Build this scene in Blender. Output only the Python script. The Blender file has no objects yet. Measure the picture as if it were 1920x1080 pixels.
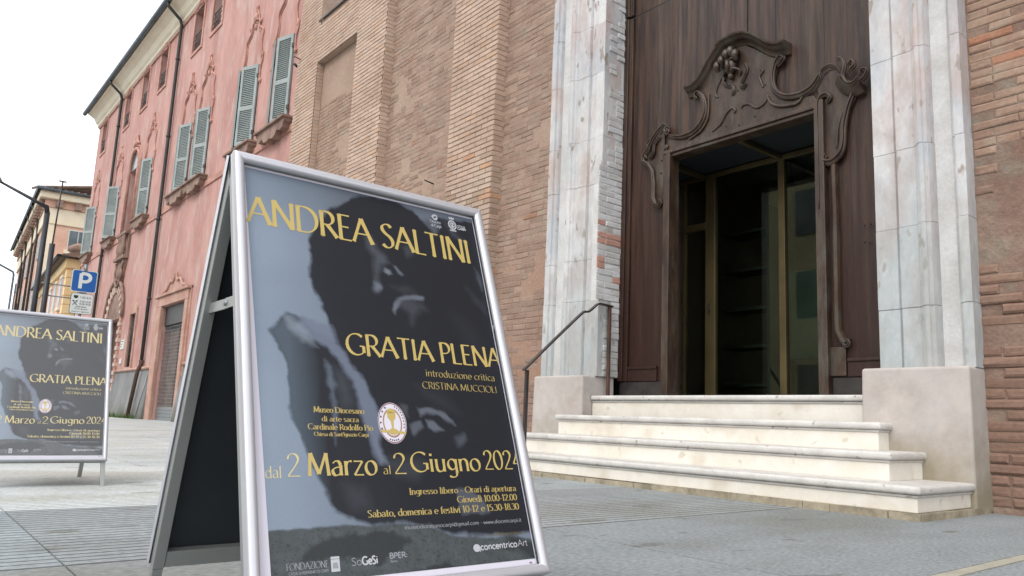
import bpy, bmesh, math, random
import numpy as np
from mathutils import Vector, Matrix

random.seed(7)
RNG = np.random.default_rng(11)
PI = math.pi
SC = bpy.context.scene
COL = SC.collection

# ------------------------------------------------------------------ camera
CAM = Vector((0, 0, 0.5))
yaw, pit, rol = 0.862434955, 0.159294714, 0.0359496963
cF = Vector((-math.sin(yaw) * math.cos(pit), math.cos(yaw) * math.cos(pit), math.sin(pit)))
r0 = Vector((math.cos(yaw), math.sin(yaw), 0)); u0 = r0.cross(cF)
cR = math.cos(rol) * r0 + math.sin(rol) * u0
cU = -math.sin(rol) * r0 + math.cos(rol) * u0
cam = bpy.data.cameras.new('camera'); co = bpy.data.objects.new('camera', cam); COL.objects.link(co)
m3 = Matrix((cR, cU, -cF)).transposed()
co.matrix_world = Matrix.Translation(CAM) @ m3.to_4x4()
cam.sensor_width = 36; cam.lens = 1448.71 / 1920 * 36
cam.shift_x = -(1036.95 - 960) / 1920; cam.shift_y = (558.19 - 540) / 1920
cam.clip_end = 2000; cam.clip_start = 0.05
SC.camera = co

# ------------------------------------------------------------------ light
w = bpy.data.worlds.new('World'); SC.world = w; w.use_nodes = True
nt = w.node_tree; nt.nodes.clear()
sky = nt.nodes.new('ShaderNodeTexSky'); sky.sky_type = 'NISHITA'; sky.sun_disc = False
SUN_EL, SUN_AZ = math.radians(48), math.radians(160)      # azimuth measured from +Y clockwise
sky.sun_elevation = SUN_EL; sky.sun_rotation = SUN_AZ; sky.dust_density = 4.0; sky.air_density = 1.0
hs = nt.nodes.new('ShaderNodeHueSaturation'); hs.inputs['Saturation'].default_value = 0.16
hs.inputs['Value'].default_value = 1.0
mx = nt.nodes.new('ShaderNodeMix'); mx.data_type = 'RGBA'; mx.inputs['Factor'].default_value = 0.72
mx.inputs['B'].default_value = (8.6, 8.75, 9.0, 1)
bg = nt.nodes.new('ShaderNodeBackground'); bg.inputs['Strength'].default_value = 0.15
wo = nt.nodes.new('ShaderNodeOutputWorld')
nt.links.new(sky.outputs[0], hs.inputs['Color']); nt.links.new(hs.outputs[0], mx.inputs['A'])
nt.links.new(mx.outputs['Result'], bg.inputs['Color']); nt.links.new(bg.outputs[0], wo.inputs[0])
sl = bpy.data.lights.new('sun', 'SUN'); sl.energy = 0.85; sl.angle = math.radians(25); sl.color = (1, .965, .91)
so = bpy.data.objects.new('sun', sl); COL.objects.link(so)
sd = Vector((math.sin(SUN_AZ) * math.cos(SUN_EL), math.cos(SUN_AZ) * math.cos(SUN_EL), math.sin(SUN_EL)))
so.rotation_euler = (-sd).to_track_quat('-Z', 'Y').to_euler(); so.location = (0, -20, 30)
SC.view_settings.view_transform = 'Standard'; SC.view_settings.look = 'None'
SC.view_settings.gamma = 1; SC.view_settings.use_curve_mapping = False
SC.view_settings.exposure = 0.62

# ------------------------------------------------------------------ materials
def lin(c):
    return tuple(((x / 255) / 12.92 if x / 255 <= .04045 else ((x / 255 + .055) / 1.055) ** 2.4) for x in c)

def mat(name, col, col2=None, rough=.8, scale=2.0, fine=60, finea=.12, bump=.15, bumps=None, metal=0.0,
        tint=False, spec=.4, stretch=(1, 1, 1), third=None, lo=.38, hi=.62, coat=0, dist=.01, obj=False,
        vcol=None, detail=6, third_scale=None, third_lo=.55, third_hi=.68, specks=None, spots=None):
    m = bpy.data.materials.new(name); m.use_nodes = True
    n = m.node_tree.nodes; L = m.node_tree.links; b = n['Principled BSDF']
    if obj:
        g = n.new('ShaderNodeTexCoord'); pos = g.outputs['Object']
    else:
        g = n.new('ShaderNodeNewGeometry'); pos = g.outputs['Position']
    mp = n.new('ShaderNodeMapping'); mp.inputs['Scale'].default_value = stretch
    L.new(pos, mp.inputs['Vector']); vec = mp.outputs[0]
    def noise(s, d=detail, r=.6):
        t = n.new('ShaderNodeTexNoise'); t.inputs['Scale'].default_value = s; t.inputs['Detail'].default_value = d
        t.inputs['Roughness'].default_value = r; L.new(vec, t.inputs['Vector']); return t.outputs['Fac']
    def rng(src, a, bb, lo2=0., hi2=1.):
        r = n.new('ShaderNodeMapRange'); r.inputs['From Min'].default_value = a; r.inputs['From Max'].default_value = bb
        r.inputs['To Min'].default_value = lo2; r.inputs['To Max'].default_value = hi2
        L.new(src, r.inputs['Value']); return r.outputs[0]
    def mixc(f, a, bb, mode='MIX'):
        x = n.new('ShaderNodeMix'); x.data_type = 'RGBA'; x.blend_type = mode
        if isinstance(f, float): x.inputs['Factor'].default_value = f
        else: L.new(f, x.inputs['Factor'])
        for k, v in (('A', a), ('B', bb)):
            if isinstance(v, tuple): x.inputs[k].default_value = (*v[:3], 1)
            else: L.new(v, x.inputs[k])
        return x.outputs['Result']
    def grey(src):
        c = n.new('ShaderNodeCombineColor')
        for i in range(3): L.new(src, c.inputs[i])
        return c.outputs[0]
    c = tuple(col)
    if vcol:
        at = n.new('ShaderNodeAttribute'); at.attribute_name = vcol; c = at.outputs['Color']
    if col2 is not None: c = mixc(rng(noise(scale), lo, hi), c, tuple(col2))
    if third is not None: c = mixc(rng(noise(third_scale or scale * 2.7, 4), third_lo, third_hi), c, tuple(third))
    if specks:      # colour, scale, threshold
        c = mixc(rng(noise(specks[1], 2, .5), specks[2], specks[2] + .05), c, tuple(specks[0]))
    if spots:       # low stain, on wood a redder tone: colour, zlow, zhigh
        sx = n.new('ShaderNodeSeparateXYZ'); L.new(pos, sx.inputs[0])
        ad = n.new('ShaderNodeMath'); ad.operation = 'MULTIPLY_ADD'; L.new(noise(spots[3] if len(spots) > 3 else 2.2, 6), ad.inputs[0])
        ad.inputs[1].default_value = -(spots[2] - spots[1]) * 2.2; L.new(sx.outputs['Z'], ad.inputs[2])
        c = mixc(rng(ad.outputs[0], spots[1] - (spots[2] - spots[1]) * 1.1, spots[2] - (spots[2] - spots[1]) * 1.1, (spots[4] if len(spots) > 4 else .8), 0.), c, tuple(spots[0]))
    if finea: c = mixc(1.0, c, grey(rng(noise(fine, 5, .7), .25, .75, 1 - finea, 1 + finea)), 'MULTIPLY')
    if tint:
        at = n.new('ShaderNodeAttribute'); at.attribute_name = 'tint'; c = mixc(1.0, c, at.outputs['Color'], 'MULTIPLY')
    if isinstance(c, tuple): b.inputs['Base Color'].default_value = (*c[:3], 1)
    else: L.new(c, b.inputs['Base Color'])
    b.inputs['Roughness'].default_value = rough; b.inputs['Metallic'].default_value = metal
    b.inputs['Specular IOR Level'].default_value = spec
    if coat: b.inputs['Coat Weight'].default_value = coat; b.inputs['Coat Roughness'].default_value = .12
    if bump:
        bp = n.new('ShaderNodeBump'); bp.inputs['Strength'].default_value = bump; bp.inputs['Distance'].default_value = dist
        L.new(noise(bumps or fine * .6, 8, .65), bp.inputs['Height']); L.new(bp.outputs[0], b.inputs['Normal'])
    return m

S = lambda *c: tuple(lin(c))
def al(c, k=.72):     # photographed colour to base colour
    return tuple(x * k for x in lin(c))

M = {}
M['brick'] = mat('brick_pale', al((215, 189, 170)), al((199, 170, 151)), rough=.9, scale=1.3, fine=45, finea=.16, bump=.6, bumps=45, tint=True, dist=.005,
                 spots=(al((160, 144, 129)), 1.4, 4.2, 2.0, .65))
M['brick_old'] = mat('brick_weathered', al((183, 157, 140)), al((166, 137, 121)), rough=.95, scale=2.2, fine=35, finea=.2, bump=.7, bumps=40, tint=True, dist=.006,
                     third=al((176, 158, 142)), third_lo=.5, spots=(al((158, 132, 118)), .6, 3.0, 1.4, .8))
M['mortar'] = mat('mortar', al((206, 182, 164)), al((190, 164, 146)), rough=.95, scale=2, fine=50, finea=.15, bump=.5)
M['plaster'] = mat('worn_pink_plaster', al((190, 166, 148)), al((174, 148, 131)), rough=.95, scale=.9, fine=28, finea=.16, bump=.9, bumps=11, dist=.016,
                   third=al((186, 160, 142)), third_scale=1.4, third_lo=.52, spots=(al((168, 128, 108)), .8, 3.0, 1.4, .8))
M['plaster_low'] = mat('low_wall_plaster', al((164, 140, 124)), al((142, 114, 100)), rough=.95, scale=2.2, fine=26, finea=.18, bump=1.0, bumps=9, dist=.025,
                       third=al((150, 140, 126)), third_scale=2.5)
M['whitestone'] = mat('limewashed_stone', al((230, 229, 228)), al((202, 206, 210)), rough=.85, scale=1.6, fine=11, finea=.13, bump=.7, bumps=18, dist=.006, tint=True,
                      third=al((210, 194, 188)), third_scale=2.2, third_lo=.46, third_hi=.64, stretch=(1.5, 1.5, .7), specks=(al((176, 166, 156)), 7, .645),
                      spots=(al((176, 188, 190)), 1.0, 3.0, 2.2, .6))
M['whitebrick'] = mat('limewashed_brick', al((232, 232, 232)), al((214, 212, 209)), rough=.9, scale=3, fine=40, finea=.12, bump=.5, bumps=40, dist=.004, tint=True)
M['plinth'] = mat('plinth_plaster', al((206, 199, 194)), al((194, 184, 177)), rough=.85, scale=2.4, fine=8, finea=.08, bump=.5, bumps=12, dist=.006, third=al((214, 204, 196)), third_scale=5, third_lo=.5, third_hi=.75,
                  spots=(al((158, 148, 124)), .1, .6, 2.6, .9))
M['riser'] = mat('cream_riser', al((242, 237, 227), .82), al((233, 226, 213), .82), rough=.7, scale=2.0, fine=14, finea=.07, bump=.3, bumps=16, dist=.004, third=al((222, 212, 196), .8), third_scale=3.5, third_lo=.54, third_hi=.7,
                 specks=(al((222, 213, 198), .8), 10, .66))
M['tread'] = mat('stone_tread', al((230, 227, 222)), al((212, 208, 203)), rough=.6, scale=6, fine=90, finea=.09, bump=.2, dist=.002, specks=(al((176, 166, 156)), 18, .66))
M['foot'] = mat('step_footing', al((196, 184, 160)), al((150, 140, 120)), rough=.9, scale=6, bump=.8, bumps=30)
M['wood'] = mat('old_walnut_wood', al((96, 68, 53), .52), al((48, 32, 25), .5), rough=.48, scale=2.4, fine=26, finea=.42, bump=.7, bumps=20, dist=.004, stretch=(7, 7, .4),
                third=al((108, 88, 76), .55), third_scale=1.4, third_lo=.53, third_hi=.72, spec=.42, tint=True, spots=(al((68, 36, 24), .42), 1.4, 3.7, 1.2, .95))  # wood gets darker and redder towards the bottom
M['carve'] = mat('carved_wood', al((96, 74, 59), .52), al((64, 43, 32), .5), rough=.45, scale=3.0, fine=26, finea=.3, bump=.5, bumps=24, dist=.003, stretch=(3, 3, 1), spec=.5,
                 third=al((100, 94, 82), .55), third_scale=2.2, third_lo=.5)
M['darkplate'] = mat('dark_kick_plate', S(38, 34, 33), S(54, 50, 48), rough=.5, scale=5, bump=.2)
M['brass'] = mat('bronze_frame', S(104, 92, 64), S(84, 74, 50), rough=.42, scale=2, finea=.08, bump=.05, metal=.55)
M['dark'] = mat('dark_interior', S(56, 62, 56), S(46, 52, 47), rough=.8, scale=2, bump=0)
M['greywall'] = mat('dark_green_panel', S(84, 98, 84), S(70, 84, 72), rough=.7, scale=1, bump=0)
M['shelf'] = mat('shelf_board', S(96, 98, 84), rough=.6, finea=.05, bump=0)
M['pink'] = mat('pink_stucco', al((220, 172, 162), .68), al((194, 142, 134), .68), rough=.9, scale=1.0, fine=5, finea=.14, bump=.3, bumps=6, dist=.02, stretch=(1.6, 1.6, .5),
                third=al((218, 186, 176), .70), third_scale=2.0, third_lo=.48)
M['pinktrim'] = mat('stucco_trim', al((214, 176, 160), .74), al((192, 148, 132), .74), rough=.85, scale=2, fine=20, finea=.12, bump=.3)
M['stucco_relief'] = mat('stucco_relief', al((218, 168, 154), .74), al((186, 138, 122), .74), rough=.85, scale=3, fine=20, finea=.14, bump=.3)
M['sill'] = mat('stone_sill', al((176, 148, 134), .7), al((140, 114, 102), .7), rough=.9, scale=2.5, fine=20, finea=.2, bump=.5)
M['archlight'] = mat('arch_light_stone', al((226, 204, 190), .74), al((214, 186, 172), .74), rough=.9, scale=4, finea=.12, bump=.2)
M['cornice'] = mat('cream_cornice', al((250, 243, 224), .88), al((243, 232, 208), .88), rough=.85, scale=1.2, fine=20, finea=.05, bump=.1)
M['wainscot'] = mat('grey_cement_base', al((160, 160, 160)), al((132, 134, 136)), rough=.9, scale=1.2, fine=10, finea=.12, bump=.4, stretch=(1, 1, .5),
                    spots=(al((92, 96, 62)), .1, .6, 3.0, .8))
M['shutter'] = mat('grey_green_shutter', al((172, 182, 180), .78), al((156, 167, 167), .78), rough=.6, scale=2, fine=30, finea=.06, bump=.1, spec=.4)
M['shutterdark'] = mat('shutter_edge', al((70, 86, 98)), rough=.6, finea=.06, bump=0)
M['pipe'] = mat('dark_downpipe', S(44, 48, 50), S(62, 58, 54), rough=.5, scale=3, finea=.1, bump=.05)
M['rust'] = mat('brown_pipe_end', S(86, 62, 52), S(66, 50, 44), rough=.7, scale=5, finea=.15, bump=.1)
M['gutter'] = mat('blue_grey_gutter', S(86, 100, 112), S(74, 84, 92), rough=.5, scale=2, finea=.08, bump=.05)
M['rooftile'] = mat('roof_tile', S(136, 112, 98), S(96, 88, 82), rough=.9, scale=3, fine=12, finea=.25, bump=.4, tint=True)
M['winglass'] = mat('window_glass', S(60, 70, 76), S(92, 104, 110), rough=.15, scale=.8, finea=.0, bump=0, spec=.8)
M['winwhite'] = mat('white_window_frame', al((226, 226, 220)), rough=.6, finea=.04, bump=0)
M['iron'] = mat('dark_iron', S(52, 50, 52), S(70, 62, 58), rough=.45, scale=8, finea=.1, bump=.1, metal=.3)
M['lampblack'] = mat('lamp_post_paint', S(46, 50, 56), rough=.45, finea=.05, bump=0)
M['lamphead'] = mat('lamp_head', S(150, 150, 148), rough=.4, finea=.03, bump=0)
M['alu'] = mat('satin_aluminium', (.52, .525, .565), rough=.36, scale=5, finea=.03, fine=30, bump=.02, metal=.5, spec=.5, obj=True)
M['alu2'] = mat('brushed_aluminium_back', (.34, .355, .345), (.31, .325, .318), rough=.42, scale=4, fine=300, finea=.04, bump=.02, metal=.6, spec=.5, obj=True, stretch=(1, 1, .05))
M['board'] = mat('black_backing_board', (.019, .024, .029), (.024, .030, .035), rough=.55, scale=3, finea=.05, bump=.03, spec=.3, obj=True)
M['paperwhite'] = mat('white_poster_margin', (.60, .58, .66), rough=.4, finea=.0, bump=0)
M['print'] = mat('poster_print', (.1, .1, .1), vcol='ink', rough=.4, finea=.03, fine=350, bump=.10, bumps=5, dist=.014, coat=.10, spec=.25, obj=True)
M['gold'] = mat('gold_ink', (.46, .35, .115), rough=.34, finea=0, bump=0, coat=.1)
M['goldpale'] = mat('pale_gold_ink', (.54, .46, .24), rough=.34, finea=0, bump=0, coat=.35)
M['golddim'] = mat('dull_gold_ink', (.38, .29, .10), rough=.34, finea=0, bump=0, coat=.1)
M['whiteink'] = mat('white_ink', (.42, .43, .47), rough=.34, finea=0, bump=0, coat=.35)
M['dimink'] = mat('dim_gold_ink', (.13, .11, .06), rough=.34, finea=0, bump=0, coat=.35)
M['greyink'] = mat('grey_ink', (.24, .25, .28), rough=.34, finea=0, bump=0, coat=.35)
M['maroon'] = mat('maroon_ink', (.22, .08, .08), rough=.34, finea=0, bump=0, coat=.35)
M['blue'] = mat('sign_blue', S(24, 88, 160), rough=.4, finea=0, bump=0)
M['signwhite'] = mat('sign_white', S(205, 212, 212), rough=.45, finea=0.02, bump=0)
M['signblack'] = mat('sign_black', S(40, 44, 46), rough=.5, finea=0, bump=0)
M['zinc'] = mat('galvanised_metal', S(130, 136, 138), rough=.45, finea=.06, bump=0, metal=.5)
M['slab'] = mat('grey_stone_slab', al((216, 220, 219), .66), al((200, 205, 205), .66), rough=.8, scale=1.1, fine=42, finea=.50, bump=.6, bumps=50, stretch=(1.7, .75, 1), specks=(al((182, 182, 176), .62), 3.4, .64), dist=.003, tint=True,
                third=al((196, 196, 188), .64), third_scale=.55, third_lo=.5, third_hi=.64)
M['joint'] = mat('joint_sand', al((124, 122, 116), .4), al((96, 96, 93), .4), rough=.95, scale=5, finea=.2, bump=.4)
M['groove'] = mat('groove_dirt', al((176, 178, 176), .6), al((146, 148, 146), .6), rough=.95, scale=4, finea=.2, bump=.4, tint=True)
M['line'] = mat('pale_stone_strip', al((206, 200, 182), .6), al((188, 184, 168), .6), rough=.8, scale=6, fine=70, finea=.15, bump=.2)
M['farbrick'] = mat('far_pink_brick', al((228, 190, 168), .84), al((214, 170, 150), .84), rough=.9, scale=.6, fine=5, finea=.1, bump=.2)  # far wall colours lightened to stand in for bright haze
M['farcream'] = mat('far_cream_stucco', al((242, 230, 206), .84), al((234, 217, 190), .84), rough=.9, scale=.5, fine=4, finea=.06, bump=.1)
M['faryellow'] = mat('far_yellow_stucco', al((246, 222, 172), .84), al((240, 208, 156), .84), rough=.9, scale=.5, fine=4, finea=.08, bump=.1)
M['farred'] = mat('far_red_brick', al((222, 130, 88), .75), al((190, 110, 80), .75), rough=.9, scale=1.5, fine=8, finea=.2, bump=.3)
M['oppo'] = mat('opposite_facade', al((226, 212, 180), .8), al((206, 190, 158), .8), rough=.9, scale=.7, fine=4, finea=.15, bump=.2)
M['weed'] = mat('weed_leaf', S(84, 108, 48), S(60, 84, 38), rough=.8, scale=5, finea=.1, bump=0)

def glass_mat():
    m = bpy.data.materials.new('dark_tinted_glass'); m.use_nodes = True
    n = m.node_tree.nodes; L = m.node_tree.links; n.clear()
    o = n.new('ShaderNodeOutputMaterial'); t = n.new('ShaderNodeBsdfTransparent'); g = n.new('ShaderNodeBsdfGlossy')
    t.inputs[0].default_value = (.60, .72, .64, 1); g.inputs['Roughness'].default_value = .012; g.inputs[0].default_value = (.75, .9, .8, 1)
    f = n.new('ShaderNodeFresnel'); f.inputs[0].default_value = 1.75; mx = n.new('ShaderNodeMixShader')
    L.new(f.outputs[0], mx.inputs[0]); L.new(t.outputs[0], mx.inputs[1]); L.new(g.outputs[0], mx.inputs[2]); L.new(mx.outputs[0], o.inputs[0])
    return m
M['glass'] = glass_mat()

# ------------------------------------------------------------------ mesh helpers
class MB:
    def __init__(s, X=None):
        s.v = []; s.f = []; s.t = []; s.X = X or Matrix.Identity(4); s.tint = (1, 1, 1); s.mi = []; s.m = 0; s.sm = []; s.smooth = False
    def add(s, vs, fs):
        o = len(s.v); X = s.X
        s.v += [tuple(X @ Vector(v)) for v in vs]
        for f in fs:
            s.f.append(tuple(o + i for i in f)); s.t.append(s.tint); s.mi.append(s.m); s.sm.append(s.smooth)
    def box(s, x0, x1, y0, y1, z0, z1):
        s.add([(x0, y0, z0), (x1, y0, z0), (x1, y1, z0), (x0, y1, z0), (x0, y0, z1), (x1, y0, z1), (x1, y1, z1), (x0, y1, z1)],
              [(0, 3, 2, 1), (4, 5, 6, 7), (0, 1, 5, 4), (1, 2, 6, 5), (2, 3, 7, 6), (3, 0, 4, 7)])
    def prism(s, poly, a, b, axis='y'):
        """poly: 2d points; axis y -> (x,z) extruded a..b in y; axis z -> (x,y); axis x -> (y,z)"""
        P = {'y': lambda p, h: (p[0], h, p[1]), 'z': lambda p, h: (p[0], p[1], h), 'x': lambda p, h: (h, p[0], p[1])}[axis]
        n = len(poly); vs = [P(p, a) for p in poly] + [P(p, b) for p in poly]
        s.add(vs, [tuple(range(n)), tuple(reversed(range(n, 2 * n)))] + [(i, i + n, (i + 1) % n + n, (i + 1) % n) for i in range(n)])
    def tube(s, pts, r, n=8, cap=True, flat=None):
        pts = [Vector(p) for p in pts]; rs = r if isinstance(r, (list, tuple)) else [r] * len(pts)
        vs = []; fs = []
        for i, p in enumerate(pts):
            d = (pts[min(i + 1, len(pts) - 1)] - pts[max(i - 1, 0)])
            if d.length < 1e-9: d = Vector((0, 0, 1))
            d.normalize(); ref = Vector((0, 1, 0)) if abs(d.y) < .9 else Vector((1, 0, 0))
            a = d.cross(ref).normalized(); b = a.cross(d).normalized()
            for k in range(n):
                t = 2 * PI * k / n; fx = flat or 1
                vs.append(p + a * math.cos(t) * rs[i] + b * math.sin(t) * rs[i] * fx)
        for i in range(len(pts) - 1):
            for k in range(n):
                fs.append((i * n + k, i * n + (k + 1) % n, (i + 1) * n + (k + 1) % n, (i + 1) * n + k))
        if cap: fs += [tuple(reversed(range(n))), tuple(range((len(pts) - 1) * n, len(pts) * n))]
        sm = s.smooth; s.smooth = True; s.add(vs, fs); s.smooth = sm
    def ball(s, c, rx, ry, rz, n=10, m=6):
        vs = [(c[0], c[1], c[2] - rz)]; fs = []
        for i in range(1, m):
            ph = -PI / 2 + PI * i / m
            for k in range(n):
                t = 2 * PI * k / n
                vs.append((c[0] + rx * math.cos(ph) * math.cos(t), c[1] + ry * math.cos(ph) * math.sin(t), c[2] + rz * math.sin(ph)))
        vs.append((c[0], c[1], c[2] + rz)); T = len(vs) - 1
        for k in range(n):
            fs.append((0, 1 + (k + 1) % n, 1 + k)); fs.append((T, T - n + k, T - n + (k + 1) % n))
        for i in range(m - 2):
            for k in range(n):
                a = 1 + i * n; fs.append((a + k, a + (k + 1) % n, a + n + (k + 1) % n, a + n + k))
        sm = s.smooth; s.smooth = True; s.add(vs, fs); s.smooth = sm
    def mesh(s, name, mats):
        me = bpy.data.meshes.new(name); me.from_pydata(s.v, [], s.f); me.update()
        for m in (mats if isinstance(mats, list) else [mats]): me.materials.append(M[m] if isinstance(m, str) else m)
        a = me.color_attributes.new('tint', 'FLOAT_COLOR', 'CORNER')
        buf = []
        for f, t in zip(s.f, s.t): buf += [t[0], t[1], t[2], 1.] * len(f)
        a.data.foreach_set('color', buf)
        me.polygons.foreach_set('material_index', s.mi); me.polygons.foreach_set('use_smooth', s.sm)
        return me
    def build(s, name, mats, parent=None, bevel=0, seg=2, fix=False):
        me = s.mesh(name, mats)
        if bevel or fix:
            bm = bmesh.new(); bm.from_mesh(me)
            bmesh.ops.recalc_face_normals(bm, faces=bm.faces)
            if bevel:
                bmesh.ops.bevel(bm, geom=[e for e in bm.edges if e.is_manifold and e.calc_face_angle(0) > .5], offset=bevel, segments=seg, profile=.5, affect='EDGES', clamp_overlap=True)
            bm.to_mesh(me); bm.free()
        o = bpy.data.objects.new(name, me); COL.objects.link(o); o.parent = parent
        return o

def tag(o, label=None, cat=None, group=None, kind=None):
    if label: o['label'] = label
    if cat: o['category'] = cat
    if group: o['group'] = group
    if kind: o['kind'] = kind
    return o
def empty(name, loc=(0, 0, 0), rz=0):
    o = bpy.data.objects.new(name, None); COL.objects.link(o); o.location = loc; o.rotation_euler = (0, 0, rz)
    o.empty_display_size = .2; return o
def kids(o): return [c for c in bpy.data.objects if c.parent == o]
def copy_tree(o, parent=None):
    c = o.copy(); COL.objects.link(c); c.parent = parent
    for ch in kids(o): copy_tree(ch, c)
    return c
def simple(name, fn, mats, parent=None, **k):
    b = MB(); fn(b); return b.build(name, mats, parent, **k)
def BX(name, m, parent, *b, **k): return simple(name, lambda q: q.box(*b), m, parent, **k)

def open_wall(mb, x0, x1, z0, z1, Y, depth, holes, back=True):
    """front face in plane Y facing -Y, with rectangular holes (a,b,c,d) and reveals"""
    xs = sorted({x0, x1, *[h[0] for h in holes], *[h[1] for h in holes]}); zs = sorted({z0, z1, *[h[2] for h in holes], *[h[3] for h in holes]})
    for i in range(len(xs) - 1):
        for j in range(len(zs) - 1):
            cx, cz = (xs[i] + xs[i + 1]) / 2, (zs[j] + zs[j + 1]) / 2
            if any(h[0] < cx < h[1] and h[2] < cz < h[3] for h in holes): continue
            mb.add([(xs[i], Y, zs[j]), (xs[i + 1], Y, zs[j]), (xs[i + 1], Y, zs[j + 1]), (xs[i], Y, zs[j + 1])], [(0, 1, 2, 3)])
    for a, b, c, d in holes:
        D = Y + depth
        mb.add([(a, Y, c), (b, Y, c), (b, Y, d), (a, Y, d), (a, D, c), (b, D, c), (b, D, d), (a, D, d)],
               [(0, 4, 5, 1), (1, 5, 6, 2), (2, 6, 7, 3), (3, 7, 4, 0)] + ([(4, 7, 6, 5)] if back else []))

def proj(p):
    d = Vector(p) - CAM; z = d.dot(cF)
    if z < .1: return None
    return 1036.95 + 1448.71 * d.dot(cR) / z, 558.19 - 1448.71 * d.dot(cU) / z, z
def visible(p, mg=15):
    q = proj(p); return q is not None and -mg < q[0] < 1920 + mg and -mg < q[1] < 1080 + mg

# ------------------------------------------------------------------ ground
def gz(x):
    t = min(1, max(0, (-8 - x) / 14)); return .14 * t * t * (3 - 2 * t)
ground = simple('ground', lambda b: [b.add([(X1, -400, gz(X1) - .012), (X0, -400, gz(X0) - .012), (X0, 600, gz(X0) - .012), (X1, 600, gz(X1) - .012)], [(0, 1, 2, 3)])
                for X0, X1 in zip([600, 20, -8, -10, -12, -14, -16, -18, -20, -22, -60], [20, -8, -10, -12, -14, -16, -18, -20, -22, -60, -900])], 'joint')
tag(ground, 'grey paved square of stone slabs with grooved bands in front of the church', kind='structure')
xb = [3.6, 2.1, .5, -1.235, -1.30, -2.9, -4.45, -6.0, -7.4]
x = -7.4
while x > -60: x -= 1.55 + (.0 if x > -20 else 1.6); xb.append(x)
ys = [-10.2, -7.4, -4.7, -2.0, .51, 2.46, 4.9]
for i in range(len(xb) - 1):
    x1, x0 = xb[i], xb[i + 1]
    strip = abs(x1 + 1.235) < .01
    off = 0 if (x1 <= -1.2 and x0 >= -6.01) else random.uniform(-.9, .9)
    for j in range(len(ys)):
        y0 = ys[j] + (off if j else 0); y1 = (ys[j + 1] + off) if j + 1 < len(ys) else (5.95 if x0 > -15.5 else 6.3)
        if strip and y1 < 2.2: continue
        if x0 < -25 and y1 < -3: continue
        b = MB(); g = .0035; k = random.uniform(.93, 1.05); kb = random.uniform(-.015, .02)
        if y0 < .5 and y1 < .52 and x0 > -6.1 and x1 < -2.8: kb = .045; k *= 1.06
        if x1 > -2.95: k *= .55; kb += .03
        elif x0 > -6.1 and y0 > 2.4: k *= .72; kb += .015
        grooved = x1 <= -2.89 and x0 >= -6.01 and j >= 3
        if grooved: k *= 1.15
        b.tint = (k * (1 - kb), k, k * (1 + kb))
        y0g, y1g, x0g, x1g = y0 + g, y1 - g, x0 + g, x1 - g
        if strip:
            b.box(x0g, x1g, y0g, y1g, -.05, .001); b.build('pale_strip', 'line', ground); continue
        if grooved:
            n = int(round((x1g - x0g) / .068)); p = (x1g - x0g) / n; gw = .011
            prof = []
            for q in range(n):
                a = x0g + q * p; d = .008 * random.uniform(.7, 1.2)
                prof += [(a, 0), (a + p - gw - .003, 0), (a + p - gw + .001, -d), (a + p - .003, -d)]
            prof.append((x1g, 0)); vs = []; 
            for px_, pz in prof: vs += [(px_, y0g, pz), (px_, y1g, pz)]
            for q in range(len(prof) - 1):
                b.m = 1 if q % 4 in (1, 2) else 0; o_ = 2 * q; b.add(vs[o_:o_ + 4], [(0, 2, 3, 1)])
            b.m = 0; b.add([(x0g, y0g, 0), (x0g, y0g, -.05), (x1g, y0g, -.05), (x1g, y0g, 0)], [(0, 1, 2, 3)])
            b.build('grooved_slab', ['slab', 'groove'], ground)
        else:
            z0, z1 = gz(x0g), gz(x1g)
            vs = [(x0g, y0g, z0), (x1g, y0g, z1), (x1g, y1g, z1), (x0g, y1g, z0)]
            vs += [(a, c, d - .03) for a, c, d in vs]
            b.add(vs, [(0, 1, 2, 3), (0, 4, 5, 1), (1, 5, 6, 2), (2, 6, 7, 3), (3, 7, 4, 0)])
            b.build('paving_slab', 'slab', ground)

# ------------------------------------------------------------------ church
church = empty('church', (-8, 5.9, 0))
CP = Matrix.Translation((8, -5.9, 0))          # parts are written in world coordinates
def ch(o):
    o.matrix_parent_inverse = CP.copy(); return o
YW, YB = 5.9, 5.73
H = 13.2
# walls
b = MB(); open_wall(b, -2.12, 6, 0, H, 5.745, .3, []); ch(b.build('wall', 'plaster_low', church))
b = MB(); open_wall(b, -8.05, -6.68, 0, H, YW, .3, []); ch(b.build('wall', 'plaster', church))
b = MB(); open_wall(b, -11.33, -9.12, 0, H, YW, .3, []); ch(b.build('wall', 'plaster', church))
b = MB(); b.box(-9.13, -8.03, YB + .012, YW + .1, 0, H); ch(b.build('pilaster', 'mortar', church))
NI = (-14.14, -12.43, -1, 7.39); NW = (-14.10, -12.43, 8.30, 10.6)
b = MB(); open_wall(b, -15.17, -11.31, 0, H, YB + .012, .14, [(-14.14, -12.43, 0, 7.39)]);
b.add([(-11.31, YB + .012, 0), (-11.31, YW + .1, 0), (-11.31, YW + .1, H), (-11.31, YB + .012, H)], [(0, 1, 2, 3)])
ch(b.build('pilaster', 'mortar', church))
b = MB(); b.box(-14.12, -12.45, YB + .130, YB + .16, 0, 7.38); ch(b.build('niche_panel', 'plaster', church))
b = MB(); b.box(-14.10, -12.43, YB - .02, YB + .004, 8.30, 10.6); w_ = ch(b.build('window_recess', 'plaster_low', church))
b = MB(); b.box(-14.2, -12.3, YB - .035, YB - .022, 8.27, 8.30); ch(b.build('iron_sill', 'iron', church))
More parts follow.
